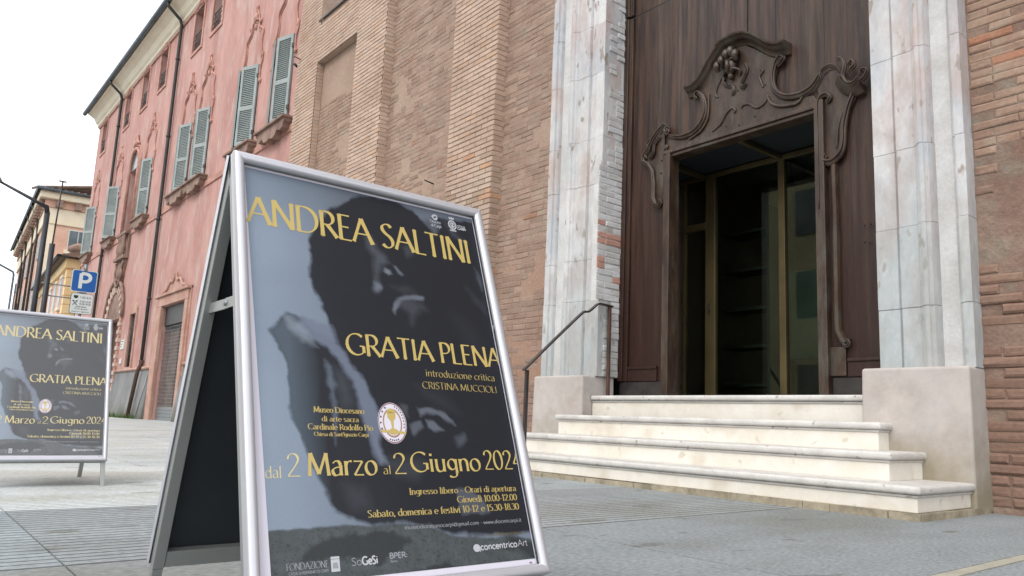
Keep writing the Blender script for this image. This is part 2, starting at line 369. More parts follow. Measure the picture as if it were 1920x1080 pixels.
# body behind and above
b = MB(); b.box(-15.17, 6, YW + 3.6, YW + 9, 0, H); b.box(-15.17, -5.9, YW + .35, YW + 3.59, 0, H - .01); b.box(-2.7, 6, YW + .35, YW + 3.59, 0, H - .01)
b.box(-5.89, -2.71, YW + .6, YW + 3.59, 5.4, H - .02); ch(b.build('nave', 'mortar', church))
b = MB(); b.prism([(YW - .6, H + .03), (YW + 9.3, H + .03), (YW + 4.5, H + 3)], -15.6, 6.4, 'x'); ch(b.build('roof', 'rooftile', church, fix=True))
b = MB(); b.prism([(YB, H - .5), (YB - .2, H - .2), (YB - .4, H + .02), (YW + .3, H + .02), (YW + .3, H - .5)], -15.3, 6.2, 'x'); ch(b.build('cornice', 'mortar', church, fix=True))

# bricks ---------------------------------------------------
from math import sin, cos, floor
def hsh(a, b): return (sin(a * 12.9898 + b * 78.233) * 43758.5453) % 1
def vnoise(x, y):
    xi, yi = floor(x), floor(y); fx, fy = x - xi, y - yi; fx = fx * fx * (3 - 2 * fx); fy = fy * fy * (3 - 2 * fy)
    return ((hsh(xi, yi) * (1 - fx) + hsh(xi + 1, yi) * fx) * (1 - fy) + (hsh(xi, yi + 1) * (1 - fx) + hsh(xi + 1, yi + 1) * fx) * fy)
BR = []      # (area score, placement matrix, w, h, proud, tint, material, wear)
def brickrun(x0, x1, z0, z1, Y, pr, matn, mask=None, L=.275, c=.072, joint=.009, face='y', tintf=None, wear=.0025, phase=0.0, jit=.002):
    nz = int((z1 - z0) / c)
    for k in range(nz):
        z = z0 + k * c; xx = x0 + (0 if (k % 2) else -L / 2) + phase
        while xx < x1:
            l = L * random.choice((1, 1, 1, .5, .97)) if mask or wear > .004 else L
            a, b_ = max(xx, x0), min(xx + l, x1); xx += l
            if b_ - a < .05: continue
            a2, b2 = (a if a == x0 else a + joint / 2), (b_ if b_ == x1 else b_ - joint / 2)
            cx, cz = (a2 + b2) / 2, z + c / 2
            if mask and not mask(cx, cz): continue
            p = (cx, Y, cz) if face == 'y' else (Y, cx, cz)
            if not visible(p, 420): continue
            q = proj(p)
            cosv = abs((Vector(p) - CAM).normalized()[1 if face == 'y' else 0])
            t = tintf(cx, cz) if tintf else (1, 1, 1)
            k2 = random.uniform(.9, 1.08); t = tuple(v * k2 for v in t)
            BR.append(((b2 - a2) * cosv / q[2] / q[2] + (0 if (q[0] > 455 or q[1] < 300) and visible(p, 5) else -1), p, (b2 - a2), c - joint * random.uniform(.8, 1.3), pr + random.uniform(-jit, jit), t, matn, wear, face))
def tint_pale(x, z):
    r = random.random(); k = 1.0
    if z < 4.1 and vnoise(x * 2.3, z * 3) > .42:
        if r < .10: return (1.0, .80, .66)
        if r < .4: return (.82, .80, .75)
    if r < .05: return (1.0, .92, .84)
    return (1, 1, 1)
def tint_old(x, z):
    r = random.random()
    if r < .05: return (1.05, .70, .52)
    if r < .16: return (1.02, .86, .74)
    if r < .3: return (.82, .84, .82)
    return (1, 1, 1)
hole = lambda x, z: not ((-14.14 < x < -12.43 and z < 7.39) or (-14.3 < x < -12.25 and 8.2 < z < 10.6))
brickrun(-9.13, -8.03, 0, 8, YB, .009, 'brick', tintf=tint_pale)
for a, c, zz in ((-12.43, -11.31, (0, 10)), (-15.17, -14.14, (0, 10))): brickrun(a, c, *zz, YB, .009, 'brick', tintf=tint_pale, wear=.002)
brickrun(-14.14, -12.43, 7.39, 10, YB, .009, 'brick', mask=lambda x, z: hole(x, z), tintf=tint_pale)
# reveals (faces towards +X)
brickrun(YB + .002, YW - .0, 0, 7.5, -8.03, .006, 'brick', L=.27, face='x', tintf=tint_pale)
brickrun(YB + .002, YW - .0, 0, 9.5, -11.31, .006, 'brick', L=.27, face='x', tintf=tint_pale)
brickrun(YB + .016, YB + .13, 0, 7.38, -14.14, .004, 'brick', L=.27, face='x', tintf=tint_pale)
# exposed bricks in the plastered panels
def expo(th, s=1.0):
    def f(x, z):
        v = .55 * vnoise(x * 1.1 * s + 5, z * 1.7 * s) + .3 * vnoise(x * 3.1 + 9, z * 5.3) + .15 * random.random()
        if z < 2.6: v -= .03
        return v > th - (.10 if 2.6 < z < 3.9 else 0)
    return f
brickrun(-8.03, -6.70, 0, 9, YW, .005, 'brick_old', mask=expo(.28), tintf=lambda x, z: tint_old(x, z) if 2.7 < z < 3.5 and random.random() < .6 else tuple([random.uniform(.86, 1.06)] * 3), wear=.006, L=.26, c=.07, jit=.004)
brickrun(-11.31, -9.13, 0, 9, YW, .0045, 'brick_old', mask=expo(.34), tintf=lambda x, z: tuple([random.uniform(.87, 1.06)] * 3) if random.random() < .985 else (1.0, .84, .74), wear=.006, jit=.004)
brickrun(-14.1, -12.43, 0, 7.3, YB + .13, .007, 'brick_old', mask=lambda x, z: z < 6.5 and expo(.38)(x, z), tintf=lambda x, z: (1.02, 1.0, .98), wear=.004)
# right wall
brickrun(-2.09, .4, 2.35, 8, 5.745, .007, 'brick_old', mask=lambda x, z: random.random() < .88 and expo(.30)(x, z), tintf=lambda x, z: (1.04, .74, .60) if random.random() < .03 else (1.0, .97, .93), wear=.010, L=.3, c=.066, joint=.008, jit=.005)
brickrun(-2.12, .4, .04, 2.33, 5.745, .016, 'brick_old', mask=lambda x, z: expo(.42, 1.5)(x, z) or (z < 1.1 and random.random() < .85), tintf=lambda x, z: (.84, .76, .72), wear=.012, L=.3, c=.072, joint=.012, jit=.010)
# limewashed jamb of the portal: faces +X
brickrun(5.615, 6.02, .99, 6.2, -5.86, .006, 'whitebrick', L=.24, c=.068, joint=.007, face='x', mask=lambda x, z: 1.8 < z < 3.3 or (x > 5.78 and random.random() < .55),
         tintf=lambda x, z: ((.85, .48, .38) if (1.9 < z < 3.2 and vnoise(x * 5, z * 2.2) > .5 and random.random() < .34) else (.97, .97, .98) if random.random() < .8 else (.88, .87, .85)), wear=.006, jit=.004)

def brick_geo(mb, w, h, pr, wear, r):
    j = lambda s: r.uniform(-s, s)
    x, z = w / 2, h / 2; e = min(.004 + wear * .8, h * .3)
    back = [(-x, 0, -z), (x, 0, -z), (x, 0, z), (-x, 0, z)]
    mid = [(-x + j(wear) * .5, -pr * .55, -z + j(wear) * .4), (x + j(wear) * .5, -pr * .55, -z + j(wear) * .4), (x + j(wear) * .5, -pr * .55, z + j(wear) * .4), (-x + j(wear) * .5, -pr * .55, z + j(wear) * .4)]
    fr = [(-x + e, -pr + j(wear) * .3, -z + e), (x - e, -pr + j(wear) * .3, -z + e), (x - e, -pr + j(wear) * .3, z - e), (-x + e, -pr + j(wear) * .3, z - e)]
    fs = [(8, 9, 10, 11)]
    for a in (0, 4):
        for i in range(4): fs.append((a + i, a + (i + 1) % 4, a + 4 + (i + 1) % 4, a + 4 + i))
    mb.add(back + mid + fr, fs)
BR.sort(key=lambda q: -q[0])
r_ = random.Random(3)
def facemat(face): return Matrix.Identity(4) if face == 'y' else Matrix.Rotation(PI / 2, 4, 'Z')
for i, q in enumerate(BR[:300]):
    mb = MB(facemat(q[8])); mb.tint = q[5]; brick_geo(mb, q[2], q[3], q[4], q[7], r_)
    o = mb.build('brick', q[6], church); o.location = q[1]; o.matrix_parent_inverse = CP.copy()
grp = {}
for q in BR[300:]:
    mb = grp.setdefault(q[6], MB()); mb.X = Matrix.Translation(q[1]) @ facemat(q[8]); mb.tint = q[5]; brick_geo(mb, q[2], q[3], q[4], q[7], r_)
for k, mb in grp.items():
    mb.X = Matrix.Identity(4); o = ch(mb.build('brickwork', k, church)); o['kind'] = 'stuff'

# limewashed moulded pilasters --------------------------------
PROF = [(0, .06), (.165, .06), (.172, .078), (.184, .078), (.192, .040), (.335, .040), (.345, .018), (.362, .014), (.370, -.008), (.388, -.016), (.41, -.010), (.418, .006), (.44, .008),
        (.455, .045), (.470, .105), (.590, .105), (.604, .045), (.615, .030), (.628, .028), (.634, 0), (.70, 0), (.70, .32), (0, .32)]
def moulded(xdoor, sgn, width=.70, zbot=.99, ztop=9.0):
    z = zbot; k = 0
    while z < ztop:
        h = random.uniform(.42, .85); z2 = min(z + h, ztop)
        b = MB(); kk = random.uniform(.94, 1.03); b.tint = (kk, kk * random.uniform(.985, 1.0), kk * random.uniform(.97, 1.01))
        dy = random.uniform(-.003, .003); dx = random.uniform(-.002, .002)
        poly = [(xdoor + sgn * (s_ / .70 * width) + dx, 5.6 + y_ + (dy if y_ < .2 else 0)) for s_, y_ in PROF]
        if sgn < 0: poly = poly
        b.prism(poly, z + .0008, z2 - .0008, 'z')
        ch(b.build('stone_block', 'whitestone', church, fix=True, bevel=.0035, seg=2)); z = z2; k += 1
    b = MB(); b.box(min(xdoor + sgn * .02, xdoor + sgn * (width - .02)), max(xdoor + sgn * .02, xdoor + sgn * (width - .02)), 5.68, YW + .12, zbot, ztop); ch(b.build('mortar_core', 'whitebrick', church))
moulded(-2.80, 1, .70, zbot=.968); moulded(-5.86, -1, .84)
b = MB(); b.box(-5.98, -5.868, 5.66, 6.06, .99, 9); ch(b.build('jamb', 'whitebrick', church))
# plinths
def plinth(x0, x1, y0, y1, z1, bt=.012):
    b = MB(); n = 5
    for i in range(n):
        pass
    vs = [(x0 - bt, y0 - bt, 0), (x1 + bt, y0 - bt, 0), (x1 + bt, y1, 0), (x0 - bt, y1, 0), (x0, y0, z1), (x1, y0, z1), (x1, y1, z1), (x0, y1, z1)]
    b.add(vs, [(0, 3, 2, 1), (4, 5, 6, 7), (0, 1, 5, 4), (1, 2, 6, 5), (2, 3, 7, 6), (3, 0, 4, 7)])
    o = ch(b.build('plinth', 'plinth', church, bevel=.02, seg=3)); 
    for p in o.data.polygons: p.use_smooth = False
    return o
plinth(-2.855, -2.10, 5.48, YW + .05, .972); plinth(-6.675, -5.885, 5.48, YW + .05, .992)
BX('plinth', 'plinth', church, -6.0, -5.872, 5.6, 6.03, 0, .985, bevel=.008); ch(kids(church)[-1])

# ------------------------------------------------------------------ steps
steps = empty('entrance_steps', (-4.36, 5.2, 0)); SP = Matrix.Translation((4.36, -5.2, 0))
def st(o): o.matrix_parent_inverse = SP.copy(); return o
def tread(x0, x1, y0, y1, z, th=.05):
    b = MB(); b.box(x0, x1, y0, y1, z - th, z); o = b.build('tread', 'tread', steps, bevel=.019, seg=4)
    for p in o.data.polygons: p.use_smooth = len(p.vertices) < 5 and p.area < .2
    st(o)
def fillet(x0, x1, y0, y1, z):
    b = MB(); b.box(x0, x1, y0, y1, z - .068, z - .052); st(b.build('moulding', 'tread', steps, bevel=.004))
LV = [(-6.62, -2.125, 4.70, .2), (-6.33, -2.43, 4.99, .384), (-6.055, -2.66, 5.32, .578), (-5.872, -2.842, 5.62, .785)]
prev = .045
for i, (x0, x1, y0, z) in enumerate(LV):
    yb = 5.69 if i == 0 else (5.5 if i < 3 else 6.0)
    zb = [.045, .2, .384, .578][i]
    b = MB(); ysb = [5.69, 5.50, 5.50, 6.7][i]
    b.box(x0, x1, y0, ysb, zb - .002, z - .066); st(b.build('riser', 'riser', steps, bevel=.006))
    ov = .032
    xl, xr = (x0 - ov, x1 + ov) if i < 3 else (x0, x1 - .002)
    tread(xl, xr, y0 - ov, [5.70, 5.49, 5.49, 6.7][i], z)
    fillet(x0 - .010 if i < 3 else x0, x1 + .010 if i < 3 else x1, y0 - .010, y0 + .10 if i == 3 else ysb - .02, z)
b = MB()
for k in range(24):
    xa = -6.66 + k * (4.56 / 24); xc = xa + 4.56 / 24 - random.choice((0, .002, .004)); zt = .030 + .016 * vnoise(xa * 2, 3) + (.006 * (k / 24)); yo = random.uniform(-.006, .006)
    b.box(xa, xc, 4.672 + yo, 5.0, -.05, zt)
for k in range(5):
    ya = 4.70 + k * .2; b.box(-2.2, -2.092 + random.uniform(-.006, .006), ya, ya + .197, -.05, .04 + random.uniform(-.006, .01))
b.box(-6.6, -2.15, 5.001, 5.68, -.05, .045)
st(b.build('footing', 'foot', steps))
tag(steps, 'four wide cream stone steps with rounded grey treads leading up to the church door', 'steps')

# ------------------------------------------------------------------ wooden portal
YD = 6.02
BASE = .788
portal = ch(simple('wooden_portal', lambda q: (q.box(-5.87, -5.16, YD + .03, YD + .08, BASE, 3.42), q.box(-3.48, -2.78, YD + .03, YD + .08, BASE, 3.42), q.box(-5.87, -2.78, YD + .03, YD + .08, 3.42, 8.9)), 'darkplate', church))
def pt(o): o.matrix_parent_inverse = Matrix.Identity(4); return o
xs = [-5.74]
while xs[-1] < -2.80:
    nx = xs[-1] + random.uniform(.2, .36)
    if -4.35 < nx < -4.1: nx = -4.215
    xs.append(min(nx, -2.78))
for a, c in zip(xs[:-1], xs[1:]):
    for z0, z1 in ((BASE + .165, 5.125), (5.145, 8.9)):
        segs = [(a, c, z0, z1)]
        if z0 < 3.4:
            if c <= -5.15 or a >= -3.5: pass
            elif a < -5.15 < c: segs = [(a, -5.155, z0, 3.345), (a, c, 3.345, z1)]
            elif a < -3.49 < c: segs = [(-3.485, c, z0, 3.345), (a, c, 3.345, z1)]
            else: segs = [(a, c, 3.345, z1)]
        for s_ in segs:
            b = MB(); k = random.uniform(.88, 1.1); b.tint = (k, k * random.uniform(.96, 1.02), k * random.uniform(.95, 1.04))
            gap = .006 if abs(s_[1] + 4.215) < .01 else .0008
            b.box(s_[0] + .0006, s_[1] - gap, YD + random.uniform(-.0012, .0012), YD + .03, s_[2], s_[3] - .0005); pt(b.build('plank', 'wood', portal))
# closing batten over the seam
b = MB(); b.box(-4.222, -4.212, YD - .014, YD, 4.30, 5.12); pt(b.build('seam_batten', 'darkplate', portal))
for zz in ((BASE + .165, 5.12), (5.15, 8.9)):
    b = MB(); b.box(-5.862, -5.80, YD - .05, YD + .03, *zz); b.box(-5.80, -5.745, YD - .03, YD + .03, *zz); pt(b.build('stile', 'wood', portal, bevel=.005))
b = MB(); b.box(-5.862, -2.78, YD + .004, YD + .03, 5.12, 5.15); pt(b.build('joint_gap', 'darkplate', portal))
for a, c in ((-5.862, -5.26), (-3.38, -2.79)): pt(BX('kick_plate', 'darkplate', portal, a, c, YD - .012, YD + .03, BASE, BASE + .16, bevel=.003))
for a, c in ((-5.74, -5.33), (-3.24, -2.80)):
    b = MB(); b.box(a, c, YD - .022, YD, BASE + .165, BASE + .29); b.box(a, c, YD - .034, YD, BASE + .29, BASE + .315); pt(b.build('bottom_rail', 'wood', portal, bevel=.004))

def smooth(pts, n=6):
    out = []; P = [Vector(p) for p in pts]
    for i in range(len(P) - 1):
        a, b_, c, d = P[max(i - 1, 0)], P[i], P[i + 1], P[min(i + 2, len(P) - 1)]
        for k in range(n):
            t = k / n
            out.append(.5 * ((2 * b_) + (c - a) * t + (2 * a - 5 * b_ + 4 * c - d) * t * t + (3 * b_ - a - 3 * c + d) * t ** 3))
    out.append(P[-1]); return out
def V2(l, y): return [(a, y, z) for a, z in l]
def spiral(cx, cz, r, a0, turns, n=16, y=0, sg=1):
    return [(cx + r * (1 - .8 * i / n) * cos(a0 + sg * 2 * PI * turns * i / n), y, cz + r * (1 - .8 * i / n) * sin(a0 + sg * 2 * PI * turns * i / n)) for i in range(n + 1)]
def carve(name, paths, y, r, flat=.62, mt='carve'):
    b = MB(); r = r * 1.2
    for p in paths:
        q = smooth(p) if len(p) < 14 else [Vector(v) for v in p]
        n = len(q); rs = [r * (.55 + .45 * min(1, 4 * min(i, n - 1 - i) / n)) for i in range(n)]
        b.tube([(v[0], v[1] if len(v) > 2 else y, v[-1]) for v in q], rs, 8, flat=flat)
        if r > .015: b.tube([(v[0] + .2 * r, (v[1] if len(v) > 2 else y) - r * .75, v[-1] + .35 * r) for v in q], [t * .36 for t in rs], 6)
    return pt(b.build(name, mt, portal))
# raised field between lintel and hood
field = [(-5.27, 3.36), (-5.2, 3.50), (-5.0, 3.49), (-4.86, 3.51), (-4.76, 3.58), (-4.74, 3.70), (-4.80, 3.86), (-4.84, 3.93), (-4.70, 4.0), (-4.6, 4.12), (-4.47, 4.22), (-4.35, 4.25), (-4.22, 4.23), (-4.08, 4.12), (-3.96, 4.02), (-3.85, 3.95),
         (-3.87, 3.84), (-3.90, 3.74), (-3.86, 3.63), (-3.75, 3.53), (-3.62, 3.50), (-3.50, 3.48), (-3.44, 3.36)]
b = MB(); b.prism(field, YD - .030, YD - .001, 'y'); pt(b.build('carved_field', 'carve', portal, bevel=.006, fix=True))
hood = smooth(V2([(-4.93, 3.965), (-4.80, 3.97), (-4.70, 4.05), (-4.60, 4.18), (-4.50, 4.27), (-4.40, 4.30), (-4.30, 4.305), (-4.215, 4.295), (-4.12, 4.25), (-4.02, 4.17), (-3.92, 4.08), (-3.82, 4.035), (-3.73, 4.03)], 0), 5)
def sweep(path, prof, name, mt='carve', parent=None):
    """path in xz; prof = list of (offset along the normal, y)"""
    b = MB(); n = len(prof); vs = []
    for i, p in enumerate(path):
        d = path[min(i + 1, len(path) - 1)] - path[max(i - 1, 0)]; d.normalize(); nn = Vector((-d.z, 0, d.x))
        for o_, y_ in prof: vs.append((p.x + nn.x * o_, y_, p.z + nn.z * o_))
    fs = []
    for i in range(len(path) - 1):
        for k in range(n): fs.append((i * n + k, (i + 1) * n + k, (i + 1) * n + (k + 1) % n, i * n + (k + 1) % n))
    fs += [tuple(range(n)), tuple(reversed(range((len(path) - 1) * n, len(path) * n)))]
    b.add(vs, fs); return pt(b.build(name, mt, parent or portal, fix=True))
HP = [(-.075, YD), (-.07, YD - .035), (-.05, YD - .045), (-.035, YD - .06), (-.02, YD - .095), (.0, YD - .12), (.015, YD - .15), (.03, YD - .155), (.035, YD - .12), (.04, YD)]
cut = min(range(len(hood)), key=lambda i: abs(hood[i].x + 4.50))
cut2 = min(range(len(hood)), key=lambda i: abs(hood[i].x + 4.215))
sweep(hood[:cut + 1], [(o_, YD - (YD - y_) * .8) for o_, y_ in HP], 'hood_moulding'); sweep(hood[cut:cut2 + 1], HP, 'hood_moulding'); sweep([v + Vector((.004, 0, 0)) for v in hood[cut2:]], HP, 'hood_moulding')
# scrolls
Yc = YD - .045
carve('scroll', [[(-4.815, Yc, 3.84), (-4.83, Yc, 3.88), (-4.79, Yc, 3.90), (-4.73, Yc, 3.83), (-4.70, Yc, 3.70), (-4.74, Yc, 3.58), (-4.84, Yc, 3.50), (-5.0, Yc, 3.48), (-5.17, Yc, 3.53)]], Yc, .026)
carve('scroll', [[(-4.66, Yc, 3.86), (-4.66, Yc, 3.72), (-4.68, Yc, 3.58), (-4.77, Yc, 3.48), (-4.92, Yc, 3.43)]], Yc, .012)
carve('scroll', [[(-3.85, Yc, 3.87), (-3.81, Yc, 3.90), (-3.79, Yc, 3.93), (-3.84, Yc, 3.95), (-3.89, Yc, 3.88), (-3.91, Yc, 3.76), (-3.88, Yc, 3.64), (-3.78, Yc, 3.55), (-3.64, Yc, 3.52), (-3.52, Yc, 3.545), (-3.46, Yc, 3.60), (-3.43, Yc, 3.64)]], Yc, .026)
carve('scroll', [[(-3.97, Yc, 3.62), (-3.93, Yc, 3.53), (-3.82, Yc, 3.47), (-3.66, Yc, 3.45), (-3.60, Yc, 3.50)]], Yc, .012)
# mask of curls and leaves
b = MB(); Ym = YD - .085
for i, cx in enumerate((-4.50, -4.45, -4.395, -4.34, -4.285)):
    zt = 4.235 - .9 * abs(cx + 4.36) ; b.tube(smooth([(cx - .008, Ym + .03, zt), (cx, Ym - .025, zt - .02), (cx + .004, Ym - .035, zt - .055), (cx - .004, Ym - .005, zt - .085)], 4), [.028] * 4 + [.034] * 5 + [.026] * 4, 8)
b.ball((-4.375, Ym + .02, 4.045), .075, .05, .09); b.tube([(-4.375, Ym - .01, 4.11), (-4.37, Ym - .045, 4.06), (-4.37, Ym - .04, 4.01), (-4.37, Ym, 3.985)], [.012, .019, .026, .012], 8)
for sg in (-1, 1): b.tube(smooth([(-4.375 + sg * .012, Ym - .015, 4.085), (-4.375 + sg * .045, Ym - .02, 4.105), (-4.375 + sg * .085, Ym + .01, 4.07)], 4), .012, 6); b.tube(smooth([(-4.37, Ym - .01, 3.985), (-4.37 + sg * .05, Ym, 4.0), (-4.37 + sg * .10, Ym + .03, 3.97), (-4.37 + sg * .09, Ym + .04, 3.93)], 4), .014, 6)
b.ball((-4.37, Ym + .02, 3.935), .03, .035, .035)
pt(b.build('carved_mask', 'carve', portal))
Yf = YD - .036
carve('leaf_scroll', [[(-4.45, Yf, 4.0), (-4.48, Yf, 3.93), (-4.44, Yf, 3.87), (-4.37, Yf, 3.84), (-4.35, Yf, 3.78), (-4.38, Yf, 3.75)]], Yf, .018)
carve('leaf_scroll', [[(-4.22, Yf, 4.03), (-4.20, Yf, 3.96), (-4.24, Yf, 3.88), (-4.27, Yf, 3.82), (-4.24, Yf, 3.79), (-4.21, Yf, 3.82)]], Yf, .018)
carve('leaf_scroll', [[(-4.50, Yf, 3.98), (-4.56, Yf, 3.90), (-4.58, Yf, 3.82), (-4.55, Yf, 3.78)]], Yf, .012)
carve('leaf_scroll', [[(-4.05, Yf, 3.91), (-4.02, Yf, 3.89), (-4.06, Yf, 3.84), (-4.04, Yf, 3.77), (-4.02, Yf, 3.72)]], Yf, .012)
carve('leaf_scroll', [[(-4.62, Yf, 3.44), (-4.52, Yf, 3.49), (-4.45, Yf, 3.58), (-4.38, Yf, 3.62), (-4.34, Yf, 3.58), (-4.36, Yf, 3.56)]], Yf, .011)
carve('leaf_scroll', [[(-4.27, Yf, 3.58), (-4.25, Yf, 3.61), (-4.18, Yf, 3.60), (-4.10, Yf, 3.54), (-4.02, Yf, 3.55), (-3.98, Yf, 3.59)]], Yf, .011)
b = MB()
for cx, cz in ((-4.31, 3.78), (-4.24, 3.765), (-4.66, 3.80), (-4.45, 3.45), (-4.12, 3.46), (-4.3, 3.42), (-4.0, 3.74), (-5.30, 3.16), (-5.29, 3.3), (-3.0, 2.2), (-3.06, 2.2), (-3.02, 2.05), (-3.06, 2.06)): b = MB(); b.ball((cx, YD - .03, cz), .009, .012, .009, 6, 4); pt(b.build('nail_head', 'darkplate', portal))
# frame round the opening
def framebar(x0, x1, z0, z1):
    b = MB(); b.box(x0, x1, YD - .035, YD + .06, z0, z1); return b
for x0, x1, mm in ((-5.215, -5.155, .06), (-5.255, -5.215, .045), (-3.485, -3.43, .06), (-3.425, -3.385, .075)):
    b = MB(); b.box(x0, x1, YD - mm, YD + .10, BASE, 3.345 if x0 < -4 else 3.40); pt(b.build('door_post', 'carve', portal, bevel=.008))
b = MB(); b.box(-5.26, -3.43, YD - .05, YD + .10, 3.346, 3.385); b.box(-5.2, -3.49, YD - .03, YD + .12, 3.31, 3.345); pt(b.build('lintel', 'carve', portal, bevel=.006))
# left ear
carve('ear_scroll', [spiral(-5.205, 3.60, .035, .5, 1.2, y=Yc), [(-5.19, Yc, 3.64), (-5.25, Yc, 3.685), (-5.34, Yc, 3.63), (-5.42, Yc, 3.55), (-5.47, Yc, 3.47), (-5.54, Yc, 3.40), (-5.55, Yc, 3.34), (-5.47, Yc, 3.29), (-5.41, Yc, 3.20), (-5.39, Yc, 3.05), (-5.39, Yc, 2.90), (-5.36, Yc, 2.82), (-5.30, Yc, 2.79), (-5.27, Yc, 2.83), (-5.30, Yc, 2.86)]], Yc, .024)
carve('ear_leaf', [[(-5.44, Yc, 3.57), (-5.49, Yc, 3.52), (-5.46, Yc, 3.46), (-5.52, Yc, 3.42), (-5.49, Yc, 3.36)], [(-5.30, Yc, 3.57), (-5.38, Yc, 3.50), (-5.40, Yc, 3.40), (-5.46, Yc, 3.35)]], Yc, .017)
b = MB(); b.prism([(-5.26, 3.62), (-5.36, 3.58), (-5.45, 3.45), (-5.52, 3.36), (-5.42, 3.24), (-5.385, 3.05), (-5.375, 2.86), (-5.30, 2.80), (-5.26, 2.9)], YD - .024, YD - .0015, 'y'); pt(b.build('ear_panel', 'carve', portal, bevel=.005, fix=True))
carve('ear_curl', [spiral(-5.215, 3.43, .022, 2, 1.2, y=Yc)], Yc, .011)
# right ear and console
b = MB(); b.prism([(-3.44, 3.40), (-3.46, 3.52), (-3.40, 3.62), (-3.33, 3.655), (-3.24, 3.66), (-3.19, 3.56), (-3.12, 3.46), (-3.09, 3.36), (-3.15, 3.24), (-3.19, 3.10), (-3.205, 2.95), (-3.23, 2.86), (-3.32, 2.81), (-3.40, 2.80), (-3.40, 2.0), (-3.40, .96), (-3.44, .96)], YD - .03, YD - .0015, 'y'); pt(b.build('ear_panel', 'carve', portal, bevel=.006, fix=True))
carve('ear_scroll', [[(-3.36, Yc, 3.36), (-3.33, Yc, 3.40), (-3.37, Yc, 3.44), (-3.43, Yc, 3.42), (-3.455, Yc, 3.34), (-3.45, Yc, 3.1), (-3.45, Yc, 2.4)]], Yc, .022)
carve('ear_scroll', [[(-3.12, Yc, 3.36), (-3.17, Yc, 3.25), (-3.21, Yc, 3.10), (-3.22, Yc, 2.95), (-3.25, Yc, 2.86), (-3.33, Yc, 2.81), (-3.40, Yc, 2.83), (-3.38, Yc, 2.88)]], Yc, .030)
carve('ear_scroll', [[(-3.18, Yc, 3.30), (-3.26, Yc, 3.12), (-3.28, Yc, 2.92)]], Yc, .008)
carve('ear_leaf', [[(-3.50, Yc, 3.56), (-3.43, Yc, 3.60), (-3.41, Yc, 3.67), (-3.34, Yc, 3.70), (-3.27, Yc, 3.67), (-3.22, Yc, 3.60)]], Yc, .016)
Ye = YD - .08
carve('ear_leaf', [[(-3.24, Ye, 3.72), (-3.19, Ye, 3.69), (-3.17, Ye, 3.62), (-3.19, Ye, 3.54), (-3.15, Ye, 3.46), (-3.09, Ye, 3.45), (-3.05, Ye, 3.49)], [(-3.14, Ye, 3.62), (-3.10, Ye, 3.65), (-3.085, Ye, 3.60), (-3.13, Ye, 3.57)], [(-3.05, Ye, 3.44), (-3.0, Ye, 3.46), (-2.97, Ye, 3.52), (-3.02, Ye, 3.54), (-3.03, Ye, 3.50)]], Ye, .02)
b = MB(); 
pp = smooth(V2([(-3.24, 3.53), (-3.19, 3.44), (-3.10, 3.385), (-3.02, 3.39)], 0), 5)
sweep(pp, [(-.045, YD), (-.04, YD - .05), (0, YD - .09), (.03, YD - .12), (.04, YD - .09), (.04, YD)], 'ear_cornice')
# long vertical console edge running down on the right, small scroll at its foot
sweep([Vector((-3.315, 0, 2.80)), Vector((-3.31, 0, 2.2)), Vector((-3.315, 0, 1.45)), Vector((-3.31, 0, 1.33)), Vector((-3.27, 0, 1.25)), Vector((-3.22, 0, 1.235))], [(-.03, YD), (-.03, YD - .04), (-.01, YD - .055), (.02, YD - .055), (.03, YD - .03), (.03, YD)], 'console_edge')
carve('ear_curl', [spiral(-3.235, 1.225, .034, 1.6, 1.1, y=YD - .05, sg=-1)], YD - .05, .015)
b = MB(); b.box(-3.40, -3.25, YD - .03, YD - .001, .96, 1.20); pt(b.build('console_base', 'carve', portal, bevel=.005))

# glass vestibule
YV = 6.87
vest = ch(simple('glass_vestibule', lambda q: (q.box(-4.425, -4.35, YV - .03, YV + .04, BASE, 3.31), q.box(-5.37, -5.24, YV - .03, YV + .04, BASE, 3.31), q.box(-5.9, -2.9, YV - .03, YV + .04, 3.31, 3.36),
        q.box(-4.425, -4.375, YD + .13, YV - .03, 3.312, 3.36), q.box(-5.42, -5.37, YD + .13, YV - .03, 3.312, 3.36), q.box(-5.70, -5.66, YV - .03, YV + .04, BASE, 3.31)), 'brass', church, bevel=.004))
def vt(o): return pt(o)
b = MB(); b.add([(-5.655, YV, BASE), (-5.375, YV, BASE), (-5.375, YV, 3.311), (-5.655, YV, 3.311)], [(0, 1, 2, 3)]); vt(b.build('glass_pane', 'glass', vest))
b = MB(); b.add([(-5.235, YV, BASE), (-4.43, YV, BASE), (-4.43, YV, 3.311), (-5.235, YV, 3.311)], [(0, 1, 2, 3)]); vt(b.build('glass_pane', 'glass', vest))
b = MB(); b.add([(-4.345, YV, BASE), (-2.9, YV, BASE), (-2.9, YV, 3.311), (-4.345, YV, 3.311)], [(0, 1, 2, 3)]); vt(b.build('glass_pane', 'glass', vest))
b = MB(); b.box(-5.68, -5.36, YV - .035, YV + .02, 2.72, 2.80); vt(b.build('transom', 'brass', vest, bevel=.004))
b = MB(); b.box(-5.325, -5.30, YV - .05, YV - .03, 1.75, 1.86); b.box(-5.315, -5.28, YV - .06, YV - .05, 1.78, 1.80); vt(b.build('door_handle', 'iron', vest, bevel=.003))
b = MB(); b.box(-5.9, -2.9, YD + .13, YV - .04, 3.37, 3.40); vt(b.build('ceiling_panel', 'board', vest))
